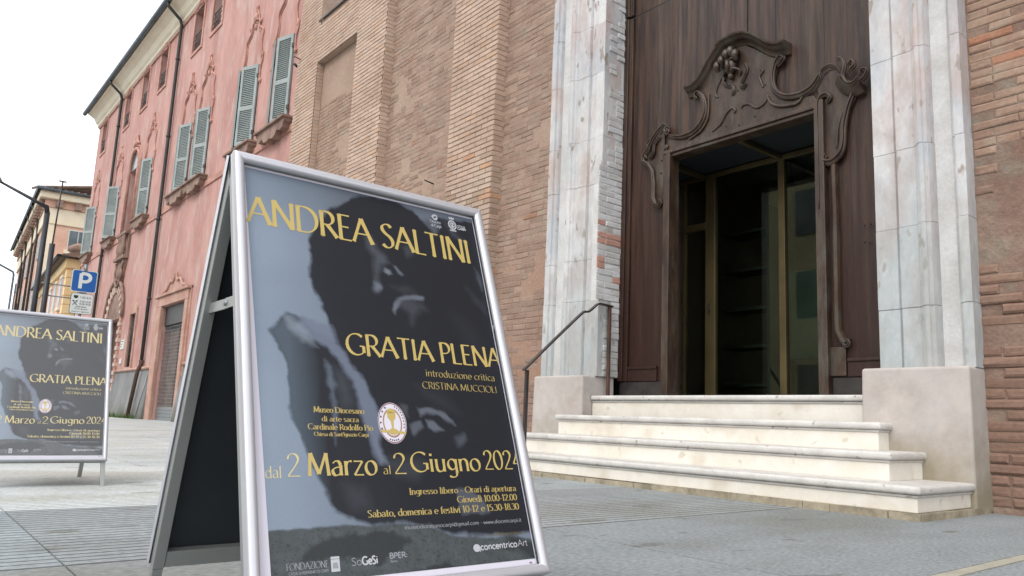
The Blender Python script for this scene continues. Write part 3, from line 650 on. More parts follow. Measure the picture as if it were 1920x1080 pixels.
interior = simple('interior', lambda q: (q.box(-7.2, -1.5, 9.6, 9.7, .6, 5), q.box(-7.3, -7.2, 6.3, 9.7, .6, 5), q.box(-1.5, -1.4, 6.3, 9.7, .6, 5), q.box(-7.2, -1.5, 6.9, 9.6, .68, .78), q.box(-7.2, -1.5, YV + .05, 9.6, 5, 5.1),
        q.box(-7.2, -5.88, 6.2, 6.3, .6, 5), q.box(-2.77, -1.5, 6.2, 6.3, .6, 5), q.box(-5.88, -2.77, YV + .06, YV + .09, 3.41, 5)), 'dark', church); ch(interior)
b = MB(); b.box(-4.6, -3.0, YV + .45, YV + .5, 1.25, 2.2); pt(b.build('pale_partition', 'greywall', interior))
tag(church, 'pale brick church front with limewashed moulded pilasters and a tall dark carved wooden portal', 'church')
shelf = empty('display_shelf', (-5.7, YV + 1.2, .78)); Q = Matrix.Translation((5.7, -(YV + 1.2), -.78))
for z in (1.0, 1.47, 1.93, 2.42, 2.9):
    b = MB(); b.box(-6.3, -5.26, YV + 1.0, YV + 1.35, z, z + .035); o = b.build('shelf', 'shelf', shelf); o.matrix_parent_inverse = Q.copy()
for x in (-6.3, -5.26):
    b = MB(); b.box(x, x + .04, YV + 1.0, YV + 1.352, .785, 3.2); o = b.build('upright', 'shelf', shelf); o.matrix_parent_inverse = Q.copy()
tag(shelf, 'dim open shelves seen through the glass inside the church entrance', 'shelf')

# iron anchors on the brick
for x, z, y in ((-9.75, 3.97, YW), (-15.02, 7.75, YB)):
    b = MB(); b.tube([(x, y + .05, z), (x, y - .16, z + .03)], .012, 6); ch(b.build('iron_anchor', 'iron', church))

# ------------------------------------------------------------------ handrail
hr = empty('handrail', (-5.80, 5.2, 0)); HPm = Matrix.Translation((5.8, -5.2, 0))
def hb(o): o.matrix_parent_inverse = HPm.copy(); return o
XR = -5.81
pts = smooth([(XR, 4.64, .985), (XR, 5.0, 1.30), (XR, 5.37, 1.615), (XR, 5.42, 1.64), (XR, 5.47, 1.65), (XR, 5.54, 1.70), (XR, 5.60, 1.745), (XR, 5.66, 1.752), (XR, 5.82, 1.745)], 5)
b = MB(); n = []
for i, p in enumerate(pts):
    n.append(p)
vs = []; fs = []
for p in n: vs += [(p.x - .022, p.y, p.z - .012), (p.x + .022, p.y, p.z - .012), (p.x + .022, p.y, p.z + .006), (p.x - .022, p.y, p.z + .006)]
for i in range(len(n) - 1):
    for k in range(4): fs.append((i * 4 + k, i * 4 + (k + 1) % 4, i * 4 + 4 + (k + 1) % 4, i * 4 + 4 + k))
fs += [(0, 1, 2, 3), tuple(len(vs) - 4 + k for k in (3, 2, 1, 0))]
b.add(vs, fs); hb(b.build('rail', 'iron', hr, fix=True))
b = MB(); b.box(XR - .016, XR + .016, 4.665, 4.697, .18, .985); hb(b.build('post', 'iron', hr, bevel=.003))
b = MB(); b.box(XR - .016, XR + .016, 5.765, 5.797, .785, 1.735); hb(b.build('post', 'rust', hr, bevel=.003))
tag(hr, 'thin dark iron handrail climbing the left side of the church steps', 'handrail')

# ------------------------------------------------------------------ pink palace
pal = empty('pink_palace', (-28, 6.15, 0)); PM = Matrix.Translation((28, -6.15, 0))
def pl(o): o.matrix_parent_inverse = PM.copy(); return o
YP = 6.15
cent = [-17.15, -19.35, -23.1, -24.85, -29.35, -34.25, -38.6]
upc = [-17.1, -19.3, -22.95, -24.85, -28.85, -31.35, -34.1, -38.5]
WH = .58
holes = [(c - WH, c + WH, 6.97, 9.08) for c in cent] + [(c - .46, c + .46, 11.68, 13.1) for c in upc] + [(-32.15, -30.85, 6.85, 9.3), (-25.15, -22.75, 0, 3.5), (-32.9, -30.7, 0, 3.6), (-29.2, -28.45, 1.8, 3.6)]
b = MB(); open_wall(b, -40.0, -14.5, 0, 13.6, YP, .28, holes); b.add([(-40, YP, 0), (-40, 14, 0), (-40, 14, 13.6), (-40, YP, 13.6)], [(3, 2, 1, 0)]); pl(b.build('wall', 'pink', pal))
b = MB(); b.box(-39.9, -14.6, YP + .5, 14, 0, 13.5); pl(b.build('body', 'pink', pal))
b = MB(); b.prism([(YP, 13.32), (YP - .06, 13.36), (YP - .06, 13.46), (YP - .14, 13.52), (YP - .22, 13.70), (YP - .42, 13.84), (YP - .50, 13.86), (YP - .50, 13.95), (YP + .2, 13.95), (YP + .2, 13.32)], -40.35, -14.8, 'x'); pl(b.build('cornice', 'cornice', pal, fix=True))
b = MB(); b.prism([(YP - .6, 14.0), (14.5, 14.0), (10.3, 15.9)], -40.6, -14.8, 'x'); pl(b.build('roof', 'rooftile', pal, fix=True))
b = MB(); b.tube([(-40.6, YP - .60, 13.93), (-14.8, YP - .60, 13.93)], .09, 10); pl(b.build('gutter', 'gutter', pal))
b = MB(); b.box(-40.02, -14.8, YP - .035, YP, 6.66, 6.82); pl(b.build('string_course', 'stucco_relief', pal))
b = MB(); b.box(-40.03, -14.8, YP - .05, YP, 13.18, 13.26); pl(b.build('string_course', 'stucco_relief', pal))
# battered grey base
def wains(x0, x1):
    b = MB(); b.prism([(YP - .02, 1.66), (YP - .20, -.1), (YP + .05, -.1), (YP + .05, 1.66)], x0, x1, 'x'); pl(b.build('base_course', 'wainscot', pal, fix=True))
    b = MB(); b.tube([(x0, YP - .03, 1.70), (x1, YP - .03, 1.70)], .055, 8); pl(b.build('base_moulding', 'pinktrim', pal))
wains(-30.55, -25.75); wains(-22.5, -15.2); wains(-40, -33.4)
def win_glass(x0, x1, z0, z1, parent_name='window', barw=.05, y=YP + .2, grille=False):
    b = MB(); cx = (x0 + x1) / 2
    for q in ((x0, x0 + barw, z0, z1), (x1 - barw, x1, z0, z1), (cx - barw / 2, cx + barw / 2, z0 + barw, z1 - barw), (x0 + barw, x1 - barw, z0, z0 + barw), (x0 + barw, x1 - barw, z1 - barw, z1)):
        b.box(q[0], q[1], y, y + .05, q[2], q[3])
    f = pl(b.build('window', 'winwhite', pal)); b = MB(); b.box(x0 + barw, x1 - barw, y + .02, y + .028, z0 + barw, z1 - barw)
    g = b.build('pane', 'winglass', f); g.matrix_parent_inverse = Matrix.Identity(4)
    if grille:
        b = MB()
        for k in range(7):
            xx = x0 + (x1 - x0) * (k + .5) / 7; b.tube([(xx, YP + .03, z0), (xx, YP + .03, z0 + (z1 - z0) * grille)], .012, 5)
        for k in range(5): b.tube([(x0, YP + .03, z0 + (z1 - z0) * grille * k / 4), (x1, YP + .03, z0 + (z1 - z0) * grille * k / 4)], .014, 5)
        g = b.build('railing', 'iron', f); g.matrix_parent_inverse = Matrix.Identity(4)
def ring(b, x0, x1, z0, z1, wd, pr, y=YP):
    b.box(x0 - wd, x0, y - pr, y + .01, z0 - wd, z1 + wd); b.box(x1, x1 + wd, y - pr, y + .01, z0 - wd, z1 + wd)
    b.box(x0, x1, y - pr, y + .01, z1, z1 + wd); b.box(x0, x1, y - pr, y + .01, z0 - wd, z0)
for c in upc:
    win_glass(c - .46, c + .46, 11.68, 13.1, grille=.45)
    b = MB(); ring(b, c - .46, c + .46, 11.68, 13.1, .11, .035); pl(b.build('window_surround', 'stucco_relief', pal))
    b = MB()
    for sg in (-1, 1): b.tube([(v[0], YP - .04, v[2]) for v in smooth([(c + sg * .5, 0, 13.05), (c + sg * .42, 0, 13.2), (c + sg * .2, 0, 13.17), (c + sg * .1, 0, 13.3), (c, 0, 13.33)], 4)], .035, 6)
    b.ball((c, YP - .03, 13.25), .1, .06, .09); pl(b.build('window_crest', 'stucco_relief', pal))
# crest relief above a piano nobile window
def crest(c):
    b = MB(); y = YP - .02
    for sg in (-1, 1):
        p = smooth([(c + sg * .66, y, 8.6), (c + sg * .64, y, 8.95), (c + sg * .74, y, 9.2), (c + sg * .66, y, 9.36), (c + sg * .56, y, 9.7), (c + sg * .60, y, 10.0), (c + sg * .46, y, 10.14), (c + sg * .32, y, 10.22), (c + sg * .24, y, 10.42), (c + sg * .10, y, 10.5), (c, y, 10.52)], 5)
        b.tube(p, .026, 6); b.tube([(v[0] - sg * .09, v[1] + .008, v[2] - .06) for v in p[8:]], .013, 5)
        b.tube(smooth([(c + sg * .22, y, 10.42), (c + sg * .17, y, 10.60), (c + sg * .08, y, 10.70), (c, y, 10.84)], 4), .026, 6)
        b.ball((c + sg * .34, y, 10.36), .07, .05, .07); b.ball((c + sg * .72, y, 9.3), .06, .05, .1); b.ball((c + sg * .71, y, 8.62), .06, .05, .06)
    b.ball((c, y, 10.60), .08, .06, .12); b.ball((c, y, 10.86), .06, .05, .07); b.ball((c, y, 10.32), .05, .05, .09)
    pl(b.build('stucco_crest', 'stucco_relief', pal))
def sill(c, hw=.86):
    poly = [(c - hw, 6.95), (c + hw, 6.95), (c + hw, 6.88), (c + hw - .08, 6.84), (c + hw - .1, 6.74), (c + hw - .22, 6.70), (c + .42, 6.76), (c + .36, 6.66), (c + .18, 6.62), (c, 6.66), (c - .18, 6.62), (c - .36, 6.66), (c - .42, 6.76), (c - hw + .22, 6.70), (c - hw + .1, 6.74), (c - hw + .08, 6.84), (c - hw, 6.88)]
    b = MB(); b.prism(poly, YP - .19, YP, 'y'); b.box(c - hw - .03, c + hw + .03, YP - .25, YP, 6.951, 7.0); pl(b.build('window_sill', 'sill', pal, fix=True))
def shutter(hx, sg, ang, z0=6.99, z1=9.08, w=.56):
    """hinge at hx on the wall face, leaf runs towards sg, opened by ang"""
    X = Matrix.Translation((hx, YP - .02, 0)) @ Matrix.Rotation(-sg * ang, 4, 'Z')
    b = MB(X); s = .075; a, c = (0, w) if sg > 0 else (-w, 0)
    zm = z0 + (z1 - z0) * .46
    b.box(a, a + s, -.04, 0, z0, z1); b.box(c - s, c, -.04, 0, z0, z1)
    for q0, q1 in ((z0, z0 + .09), (zm - .05, zm + .05), (z1 - .09, z1)): b.box(a + s, c - s, -.04, 0, q0, q1)
    o = pl(b.build('shutter', 'shutter', pal)); b = MB(X)
    for q0, q1 in ((z0 + .09, zm - .05), (zm + .05, z1 - .09)):
        n_ = int((q1 - q0) / .048)
        for k in range(n_):
            z = q0 + (k + .5) * (q1 - q0) / n_
            b.add([(a + s, -.034, z - .02), (c - s, -.034, z - .02), (c - s, -.006, z + .018), (a + s, -.006, z + .018), (a + s, -.026, z - .024), (c - s, -.026, z - .024), (c - s, .002, z + .014), (a + s, .002, z + .014)],
                  [(0, 1, 2, 3), (4, 7, 6, 5), (0, 4, 5, 1), (3, 2, 6, 7)])
    b.box(a + s, c - s, -.004, -.002, z0 + .09, z1 - .09)
    q = b.build('slats', 'shutter', o); q.matrix_parent_inverse = Matrix.Identity(4); q['kind'] = 'stuff'
    b = MB(X)
    for zz in (z0 + .3, z1 - .3): b.box((a - .05) if sg > 0 else c - .02, (a + .02) if sg > 0 else c + .05, -.055, -.041, zz - .05, zz + .05)
    q = b.build('hinge', 'iron', o); q.matrix_parent_inverse = Matrix.Identity(4)
angs = {-17.15: (.36, .30), -19.35: (.45, .42), -23.1: (.35, .36), -24.85: (.35, .36), -29.35: (.35, .36), -34.25: (.50, .60), -38.6: (.45, .55)}
for c in cent:
    win_glass(c - WH, c + WH, 6.97, 9.08); crest(c); sill(c)
    shutter(c - WH, 1, angs[c][0]); shutter(c + WH, -1, angs[c][1])
# arched balcony window
win_glass(-32.15, -30.85, 6.85, 9.3)
ac = -31.5
b = MB(); arc = [(ac + .65 * cos(t), 9.3 + .65 * sin(t)) for t in np.linspace(0, PI, 13)]
b.prism(arc, YP - .012, YP + .001, 'y'); pl(b.build('lunette', 'winglass', pal, fix=True))
b = MB(); ap = [(ac - .72, YP - .04, 6.85)] + [(ac + .72 * cos(t), YP - .04, 9.35 + .72 * sin(t)) for t in np.linspace(PI, 0, 13)] + [(ac + .72, YP - .04, 6.85)]
b.tube(ap, .07, 6); b.tube([(v[0] * 1 + (v[0] - ac) * .22, v[1] + .02, v[2] + (.12 if v[2] > 9.3 else 0)) for v in ap], .04, 6)
b.tube(smooth([(ac - .35, YP - .04, 10.2), (ac - .12, YP - .06, 10.4), (ac, YP - .06, 10.62), (ac + .12, YP - .06, 10.4), (ac + .35, YP - .04, 10.2)], 4), .05, 6); b.ball((ac, YP - .05, 10.3), .12, .09, .14)
pl(b.build('arched_surround', 'stucco_relief', pal))
# balustrade and cartouche
b = MB(); b.box(-32.3, -30.75, YP - .20, YP, 6.70, 6.82); b.box(-32.3, -30.75, YP - .20, YP, 5.78, 5.90); b.box(-32.3, -32.2, YP - .08, YP, 5.90, 6.70); b.box(-30.85, -30.75, YP - .08, YP, 5.90, 6.70); pl(b.build('balcony', 'sill', pal, bevel=.01))
for k in range(5):
    x = -31.95 + k * .22; b = MB(); b.tube([(x, YP - .14, z) for z in (5.90, 6.0, 6.15, 6.3, 6.45, 6.6, 6.70)], [.05, .035, .075, .06, .035, .045, .05], 8); pl(b.build('baluster', 'sill', pal))
b = MB(); b.prism([(-32.2, 5.75), (-30.85, 5.75), (-31.0, 5.3), (-31.15, 4.95), (-31.3, 4.75), (-31.75, 4.75), (-31.9, 4.95), (-32.05, 5.3)], YP - .08, YP, 'y')
for sg in (-1, 1): b.tube(smooth([(-31.52 + sg * .62, YP - .11, 5.7), (-31.52 + sg * .42, YP - .13, 5.45), (-31.52 + sg * .48, YP - .12, 5.2), (-31.52 + sg * .2, YP - .12, 4.85), (-31.52, YP - .12, 4.8)], 4), .05, 6)
b.ball((-31.52, YP - .1, 5.3), .2, .09, .3); pl(b.build('cartouche', 'sill', pal, fix=True))
# rusticated portal arch
pc, pr_ = -31.8, 1.02
b = MB()
n_ = 25
for k in range(n_):
    t0, t1 = PI * k / n_ + .008, PI * (k + 1) / n_ - .008
    ro = pr_ + .30
    b.m = k % 2; b.prism([(pc + pr_ * cos(t0), 3.6 + pr_ * sin(t0)), (pc + ro * cos(t0), 3.6 + ro * sin(t0)), (pc + ro * cos(t1), 3.6 + ro * sin(t1)), (pc + pr_ * cos(t1), 3.6 + pr_ * sin(t1))], YP - (.09 if k % 2 else .06), YP + .02, 'y')
for sg in (-1, 1):
    for k in range(25):
        x0 = pc + sg * pr_; x1 = pc + sg * (pr_ + .30); b.m = k % 2; b.box(min(x0, x1), max(x0, x1), YP - (.09 if k % 2 else .06), YP + .02, k * .144, k * .144 + .136)
pl(b.build('rusticated_arch', ['stucco_relief', 'archlight'], pal, fix=True))
b = MB(); b.prism([(pc + 1.0 * cos(t), 3.6 + 1.0 * sin(t)) for t in np.linspace(0, PI, 15)], YP - .03, YP + .0, 'y'); pl(b.build('fanlight', 'sill', pal, fix=True))
b = MB(); b.box(pc - 1.0, pc + 1.0, YP + .2, YP + .26, 0, 3.6); pl(b.build('portal_door', 'rust', pal))
b = MB(); b.tube([(pc + 1.46 * cos(t), YP - .08, 3.62 + 1.46 * sin(t)) for t in np.linspace(0, PI, 15)], .06, 6); pl(b.build('hood_arch', 'sill', pal))
# low window with crest, number plates
win_glass(-29.2, -28.45, 1.8, 3.6, grille=.98)
b = MB(); ring(b, -29.2, -28.45, 1.8, 3.6, .13, .05)
b.prism([(-29.35, 3.73), (-28.3, 3.73), (-28.4, 3.9), (-28.62, 3.95), (-28.7, 4.05), (-28.83, 4.2), (-28.95, 4.05), (-29.05, 3.95), (-29.25, 3.9)], YP - .05, YP, 'y'); pl(b.build('window_surround', 'pinktrim', pal, fix=True))
for z0, z1, x0, x1 in ((2.45, 2.78, -30.15, -29.75), (1.95, 2.12, -30.05, -29.85)):
    b = MB(); b.box(x0, x1, YP - .03, YP - .001, z0, z1); o = pl(b.build('wall_plate', 'signwhite', pal))
    if z0 > 2.2:
        b = MB(); 
        for k in range(3): b.box(x0 + .06, x1 - .06 - .05 * k, YP - .034, YP - .0305, z1 - .08 - k * .09, z1 - .05 - k * .09)
        q = b.build('lettering', 'signblack', o); q.matrix_parent_inverse = Matrix.Identity(4)
# shop doorway with roller grille
b = MB(); x0, x1 = -25.15, -22.75
for q in ((x0 - .52, x0, YP - .10, 0, 3.5), (x1, x1 + .26, YP - .10, 0, 3.5), (x0 - .52, x1 + .26, YP - .10, 3.502, 3.78), (x0 - .66, x0 - .52, YP - .05, 0, 3.9), (x1 + .26, x1 + .34, YP - .05, 0, 3.9), (x0 - .66, x1 + .34, YP - .16, 3.785, 3.87)):
    b.box(q[0], q[1], q[2], YP + .02, q[3], q[4])
pl(b.build('door_surround', 'pinktrim', pal, bevel=.012))
b = MB(); mc = -23.9; b.prism([(mc - 1.25, 3.872), (mc + 1.25, 3.872), (mc + .9, 3.95), (mc + .5, 4.12), (mc + .25, 4.14), (mc + .1, 4.3), (mc - .1, 4.3), (mc - .25, 4.14), (mc - .5, 4.12), (mc - .9, 3.95)], YP - .08, YP, 'y')
for sg in (-1, 1): b.tube(smooth([(mc + sg * 1.2, YP - .1, 3.90), (mc + sg * .8, YP - .1, 3.97), (mc + sg * .5, YP - .1, 4.17), (mc + sg * .2, YP - .1, 4.16), (mc + sg * .05, YP - .1, 4.4)], 4), .04, 6)
pl(b.build('door_pediment', 'pinktrim', pal, fix=True))
b = MB(); b.box(x0, x1, YP + .05, YP + .16, 2.92, 3.49); pl(b.build('shutter_box', 'pipe', pal, bevel=.01))
b = MB(); b.box(x0, x1, YP + .245, YP + .26, 0, 2.92); b.m = 1; b.box(x0 + .15, x0 + 1.05, YP + .22, YP + .24, .5, 2.8); pl(b.build('shop_interior', ['signblack', 'sill'], pal))
for k in range(4):
    b = MB(); b.box(x0, x1, YP + .09, YP + .11, .14 + k * .1, .232 + k * .1); pl(b.build('grille_slat', 'zinc', pal))
b = MB(); z = .56
k = 0
while z < 2.9:
    b.tube([(x0, YP + .1, z), (x1, YP + .1, z)], .008, 5, cap=False)
    n_ = 20
    for i in range(n_):
        xx = x0 + (i + (.5 if k % 2 else 0)) * (x1 - x0) / n_
        b.box(xx, xx + .012, YP + .095, YP + .105, z, min(z + .105, 2.92))
    z += .105; k += 1
o = pl(b.build('roller_grille', 'zinc', pal)); o['kind'] = 'stuff'
BX('doorstep', 'tread', pal, x0 - .5, x1 + .3, YP - .35, YP + .3, .1, .16); pl(kids(pal)[-1])
tag(pal, 'pink stucco palace with grey green shutters and cream cornice left of the church', 'building')
# drainpipes
def drain(x, full=True):
    b = MB(); r = .055
    pth = [(x, YP - .58, 13.9), (x, YP - .55, 13.72), (x, YP - .14, 13.38), (x, YP - .09, 13.2)] + [(x, YP - .09, z) for z in (10, 6, 1.95)]
    b.tube(pth, r, 8)
    for z in (12, 9.3, 6.5, 3.9): b.tube([(x, YP - .09, z - .04), (x, YP - .09, z + .04)], r + .014, 8)
    pl(b.build('downpipe', 'pipe', pal)); b = MB()
    b.tube([(x, YP - .09, 1.96), (x, YP - .09, 1.8), (x - .02, YP - .16, 1.62), (x - .05, YP - .30, .12)], [.075, .065, .06, .055], 8); pl(b.build('pipe_shoe', 'rust', pal))
drain(-26.75); drain(-35.25)
b = MB(); b.tube([(-15.28, YW - .02, 0), (-15.28, YW - .02, 12.9)], .035, 6); b.tube([(-15.2, YB - .06, 7.7), (-15.35, YW - .08, 7.72)], .03, 6); pl(b.build('thin_conduit', 'pipe', pal))
b = MB(); b.tube([(-25.85, YP - .30, .14), (-25.85, YP - .06, 1.55)], .02, 6); pl(b.build('leaning_rod', 'zinc', pal))
# weeds at the foot
b = MB()
for k in range(260):
    x = random.choice((random.gauss(-26.9, .35), random.gauss(-29.2, .5), random.uniform(-30, -26))); y = YP - .24 - abs(random.gauss(0, .04)); h = random.uniform(.06, .22); a = random.uniform(0, PI); dx, dy = cos(a) * .02, sin(a) * .02; lx, ly = random.gauss(0, .04), random.gauss(0, .03)
    b.add([(x - dx, y - dy, .12), (x + dx, y + dy, .12), (x + lx + dx * .6, y + ly, .12 + h * .6), (x + lx * 2, y + ly * 2, .12 + h)], [(0, 1, 2, 3)])
tag(b.build('weeds', 'weed'), 'small green weeds growing along the foot of the pink wall', 'weeds', kind='stuff')

# ------------------------------------------------------------------ far buildings
def far_local(name, corner, dirang):
    e = empty(name, corner, 0); e.rotation_euler = (0, 0, dirang); return e
# tall one: corner at (-59.9,6.85), facade runs away along -X turned a little
fa = empty('corner_building', (-59.9, 6.85, 0)); fa.rotation_euler = (0, 0, -math.radians(3.0))
def fbx(name, m, p, *bb, **k): return BX(name, m, p, *bb, **k)
fbx('wall', 'farbrick', fa, -26, 0, 0, 14, 0, 13.0)
fbx('cornice', 'farcream', fa, -26.2, .12, -.12, 14.1, 12.3, 13.4, bevel=.05)
fbx('cornice', 'farcream', fa, -26.4, .55, -.55, 14.4, 13.9, 14.45, bevel=.08)
fbx('frieze', 'farbrick', fa, -26.1, .2, -.2, 14.2, 13.4, 13.9)
b = MB()
for k in range(22): BX('bracket', 'sill', fa, -.5 - k * 1.1, -.1 - k * 1.1, -.5, -.2, 13.42, 13.88)
for k in range(8): BX('bracket', 'sill', fa, .2, .48, .4 + k * 1.1, .8 + k * 1.1, 13.42, 13.88)
b = MB(); b.tint = (1, 1, 1)
for k in range(40):
    y0 = -.7 + k * .38; b.tint = tuple([random.uniform(.8, 1.15)] * 3)
    b.tube([(.75, y0, 14.5), (-6, y0 + .0, 15.9)], .10, 6)
for k in range(50):
    x0 = .6 - k * .5; b.tint = tuple([random.uniform(.8, 1.15)] * 3); b.tube([(x0, -.75, 14.5), (x0, 5, 15.7)], .10, 6)
o = b.build('roof_tiles', 'rooftile', fa); o['kind'] = 'stuff'
b = MB(); b.add([(.7, -.7, 14.46), (.7, 14.5, 14.46), (-6.2, 14.5, 15.9), (-6.2, 5, 15.9), (-26.5, 5, 15.7), (-26.5, -.7, 14.46)], [(0, 1, 2, 3), (0, 3, 4, 5)]); b.build('roof', 'rooftile', fa)
b = MB(); b.tube([(-26.5, -.72, 14.45), (.8, -.72, 14.45), (.8, 14, 14.45)], .1, 6); b.build('gutter', 'gutter', fa)
fbx('quoins', 'farcream', fa, -.6, .06, -.06, .5, 0, 12.3)
def fwin(x0, x1, z0, z1, p, side=False, y=0):
    if side:
        f = fbx('window', 'winwhite', p, .0, .06, x0, x1, z0, z1)
        for a, c in ((x0 + .06, (x0 + x1) / 2 - .03), ((x0 + x1) / 2 + .03, x1 - .06)): fbx('pane', 'winglass', f, .055, .075, a, c, z0 + .06, z1 - .06)
    else:
        f = fbx('window', 'winwhite', p, x0, x1, y - .06, y, z0, z1)
        for a, c in ((x0 + .06, (x0 + x1) / 2 - .03), ((x0 + x1) / 2 + .03, x1 - .06)): fbx('pane', 'winglass', f, a, c, y - .075, y - .055, z0 + .06, z1 - .06)
    return f
fwin(1.35, 2.5, 10.7, 12.1, fa, side=True); fbx('window_sill', 'farcream', fa, 0, .15, 1.2, 2.65, 10.45, 10.68)
for k in range(7):
    for z0, h_ in ((10.2, 1.6), (6.4, 2.4), (2.6, 2.2)): fwin(-3.3 - k * 3.4, -2.1 - k * 3.4, z0, z0 + h_, fa)
for x_ in (-4.6, -8.6, -15, -19): 
    b = MB(); b.tube([(x_, -.66, 14.4), (x_, -.2, 13.2), (x_, -.12, 12.4), (x_, -.12, 0)], .09, 6); b.build('downpipe', 'pipe', fa)
for k in range(8): fbx('wall_lamp', 'zinc', fa, -2.0 - k * 2.9, -1.7 - k * 2.9, -.5, -.02, 5.6 + .0 * k, 6.1)
tag(fa, 'tall far brick corner building with cream bracketed cornice and tiled roof', 'building')
# chimney-like red brick stack, low yellow building
fb = empty('yellow_house', (-44.6, 6.30, 0)); fb.rotation_euler = (0, 0, -math.radians(3.0))
fbx('wall', 'farbrick', fb, -14.5, 0, 0, 6, 0, 7.2); fbx('wall', 'faryellow', fb, -.0, .02, .0, .58, 0, 7.2); fbx('wall', 'farred', fb, .0, .025, .59, 2.5, 0, 7.2)
fbx('cornice', 'faryellow', fb, -14.6, .12, -.15, .9, 7.2, 7.72, bevel=.04)
b = MB(); b.prism([(-.55, 7.75), (6.3, 7.75), (2.8, 9.0)], -14.8, .3, 'x'); b.build('roof', 'rooftile', fb, fix=True)
b = MB(); b.tube([(-14.9, -.5, 7.74), (.3, -.5, 7.74), (.34, .9, 7.74)], .09, 6); b.tube([(.15, .55, 7.7), (.15, .55, 0)], .05, 6); b.build('gutter', 'pipe', fb)
for k in range(16):
    L_ = .55 if k % 2 else .38; b = MB(); b.box(-L_, .05, -.05, L_, k * .45, k * .45 + .41); b.build('quoin', 'faryellow', fb, bevel=.02)
for k in range(5):
    fwin(-2.3 - k * 2.6, -1.4 - k * 2.6, 5.4, 6.9, fb); fwin(-2.3 - k * 2.6, -1.4 - k * 2.6, 2.6, 4.2, fb)
    BX('window_head', 'farcream', fb, -2.45 - k * 2.6, -1.25 - k * 2.6, -.09, 0, 6.9, 7.05); BX('window_sill', 'farcream', fb, -2.45 - k * 2.6, -1.25 - k * 2.6, -.12, 0, 5.22, 5.38)
fbx('chimney', 'farred', fb, -1.6, -.7, .8, 2.2, 7.8, 10.2)
b = MB(); b.ball((-.9, .7, 8.35), .8, .8, .35, 8, 5); b.build('roof_rubble', 'sill', fb)
tag(fb, 'low yellow and pink house with quoined corner beyond the pink palace', 'building')

# across the square, seen mirrored in the entrance glass
op = empty('facing_building', (-18, -14, 0))
b = MB(); open_wall(b, -16, 10, 0, 12, 0, .3, []); 
vs = [(x, -y, z) for x, y, z in b.v]; b.v = vs; b.f = [tuple(reversed(f)) for f in b.f]; b.build('wall', 'oppo', op)
BX('body', 'oppo', op, -16, 10, -8, -.02, 0, 11.9)
for k in range(8):
    for z0 in (1.2, 5.0, 8.4): BX('window', 'winglass', op, -14.6 + k * 3.1, -13.4 + k * 3.1, .01, .05, z0, z0 + 1.9)
tag(op, 'ochre building across the square mirrored in the dark glass of the church door', 'building')

# ------------------------------------------------------------------ lamps, poles
lp = empty('street_lamp', (-31, 3.55, .14))
b = MB(); b.tube([(0, .0, 0), (0, 0, 6.85)], .085, 8); b.build('post', 'lampblack', lp)
b = MB(); b.tube([(0, 0, 6.8), (0, -.04, 7.03), (0, -.45, 7.2), (0, -1.45, 7.62)], [.085, .085, .06, .04], 8); b.build('arm', 'lampblack', lp)
b = MB(); b.tube([(0, -1.40, 7.60), (0, -1.55, 7.70), (0, -2.05, 7.9)], [.06, .17, .11], 10); b.build('lamp_head', 'lamphead', lp)
tag(lp, 'tall dark street lamp with long angled arm reaching left over the street', 'street lamp')
mp_ = empty('mast', (-30.5, 3.72, .14))
b = MB(); b.tube([(0, .04, 0), (0, .04, 5.7)], .085, 8); b.build('pole', 'lampblack', mp_)
b = MB(); b.tube([(0, .04, 5.7), (0, .09, 7.9)], .025, 6); b.box(-.03, .03, -.02, .20, 7.88, 7.92); b.build('antenna_rod', 'lampblack', mp_)
for z in (4.35, 3.95):
    b = MB(); b.tube([(0, -.1, z), (0, 1.2, z - .02)], .022, 6); b.build('cross_rod', 'zinc', mp_)
tag(mp_, 'dark steel mast with thin antenna rod and two cross rods beside the street lamp', 'mast')
l2 = empty('street_lamp', (-62, 5.73, .14))
b = MB(); b.tube([(0, 0, 0), (0, 0, 8.8)], .07, 6); b.tube([(0, .2, 0), (0, .2, 8.2)], .05, 6); b.build('post', 'gutter', l2)
b = MB(); b.tube([(0, 0, 8.75), (0, -.06, 8.95), (0, -1.6, 9.7)], .07, 6); b.build('arm', 'gutter', l2)
b = MB(); b.ball((0, -1.9, 9.7), .15, .4, .12); b.build('lamp_head', 'lamphead', l2)
tag(l2, 'distant pale blue grey street lamp at the left edge of the view', 'street lamp')
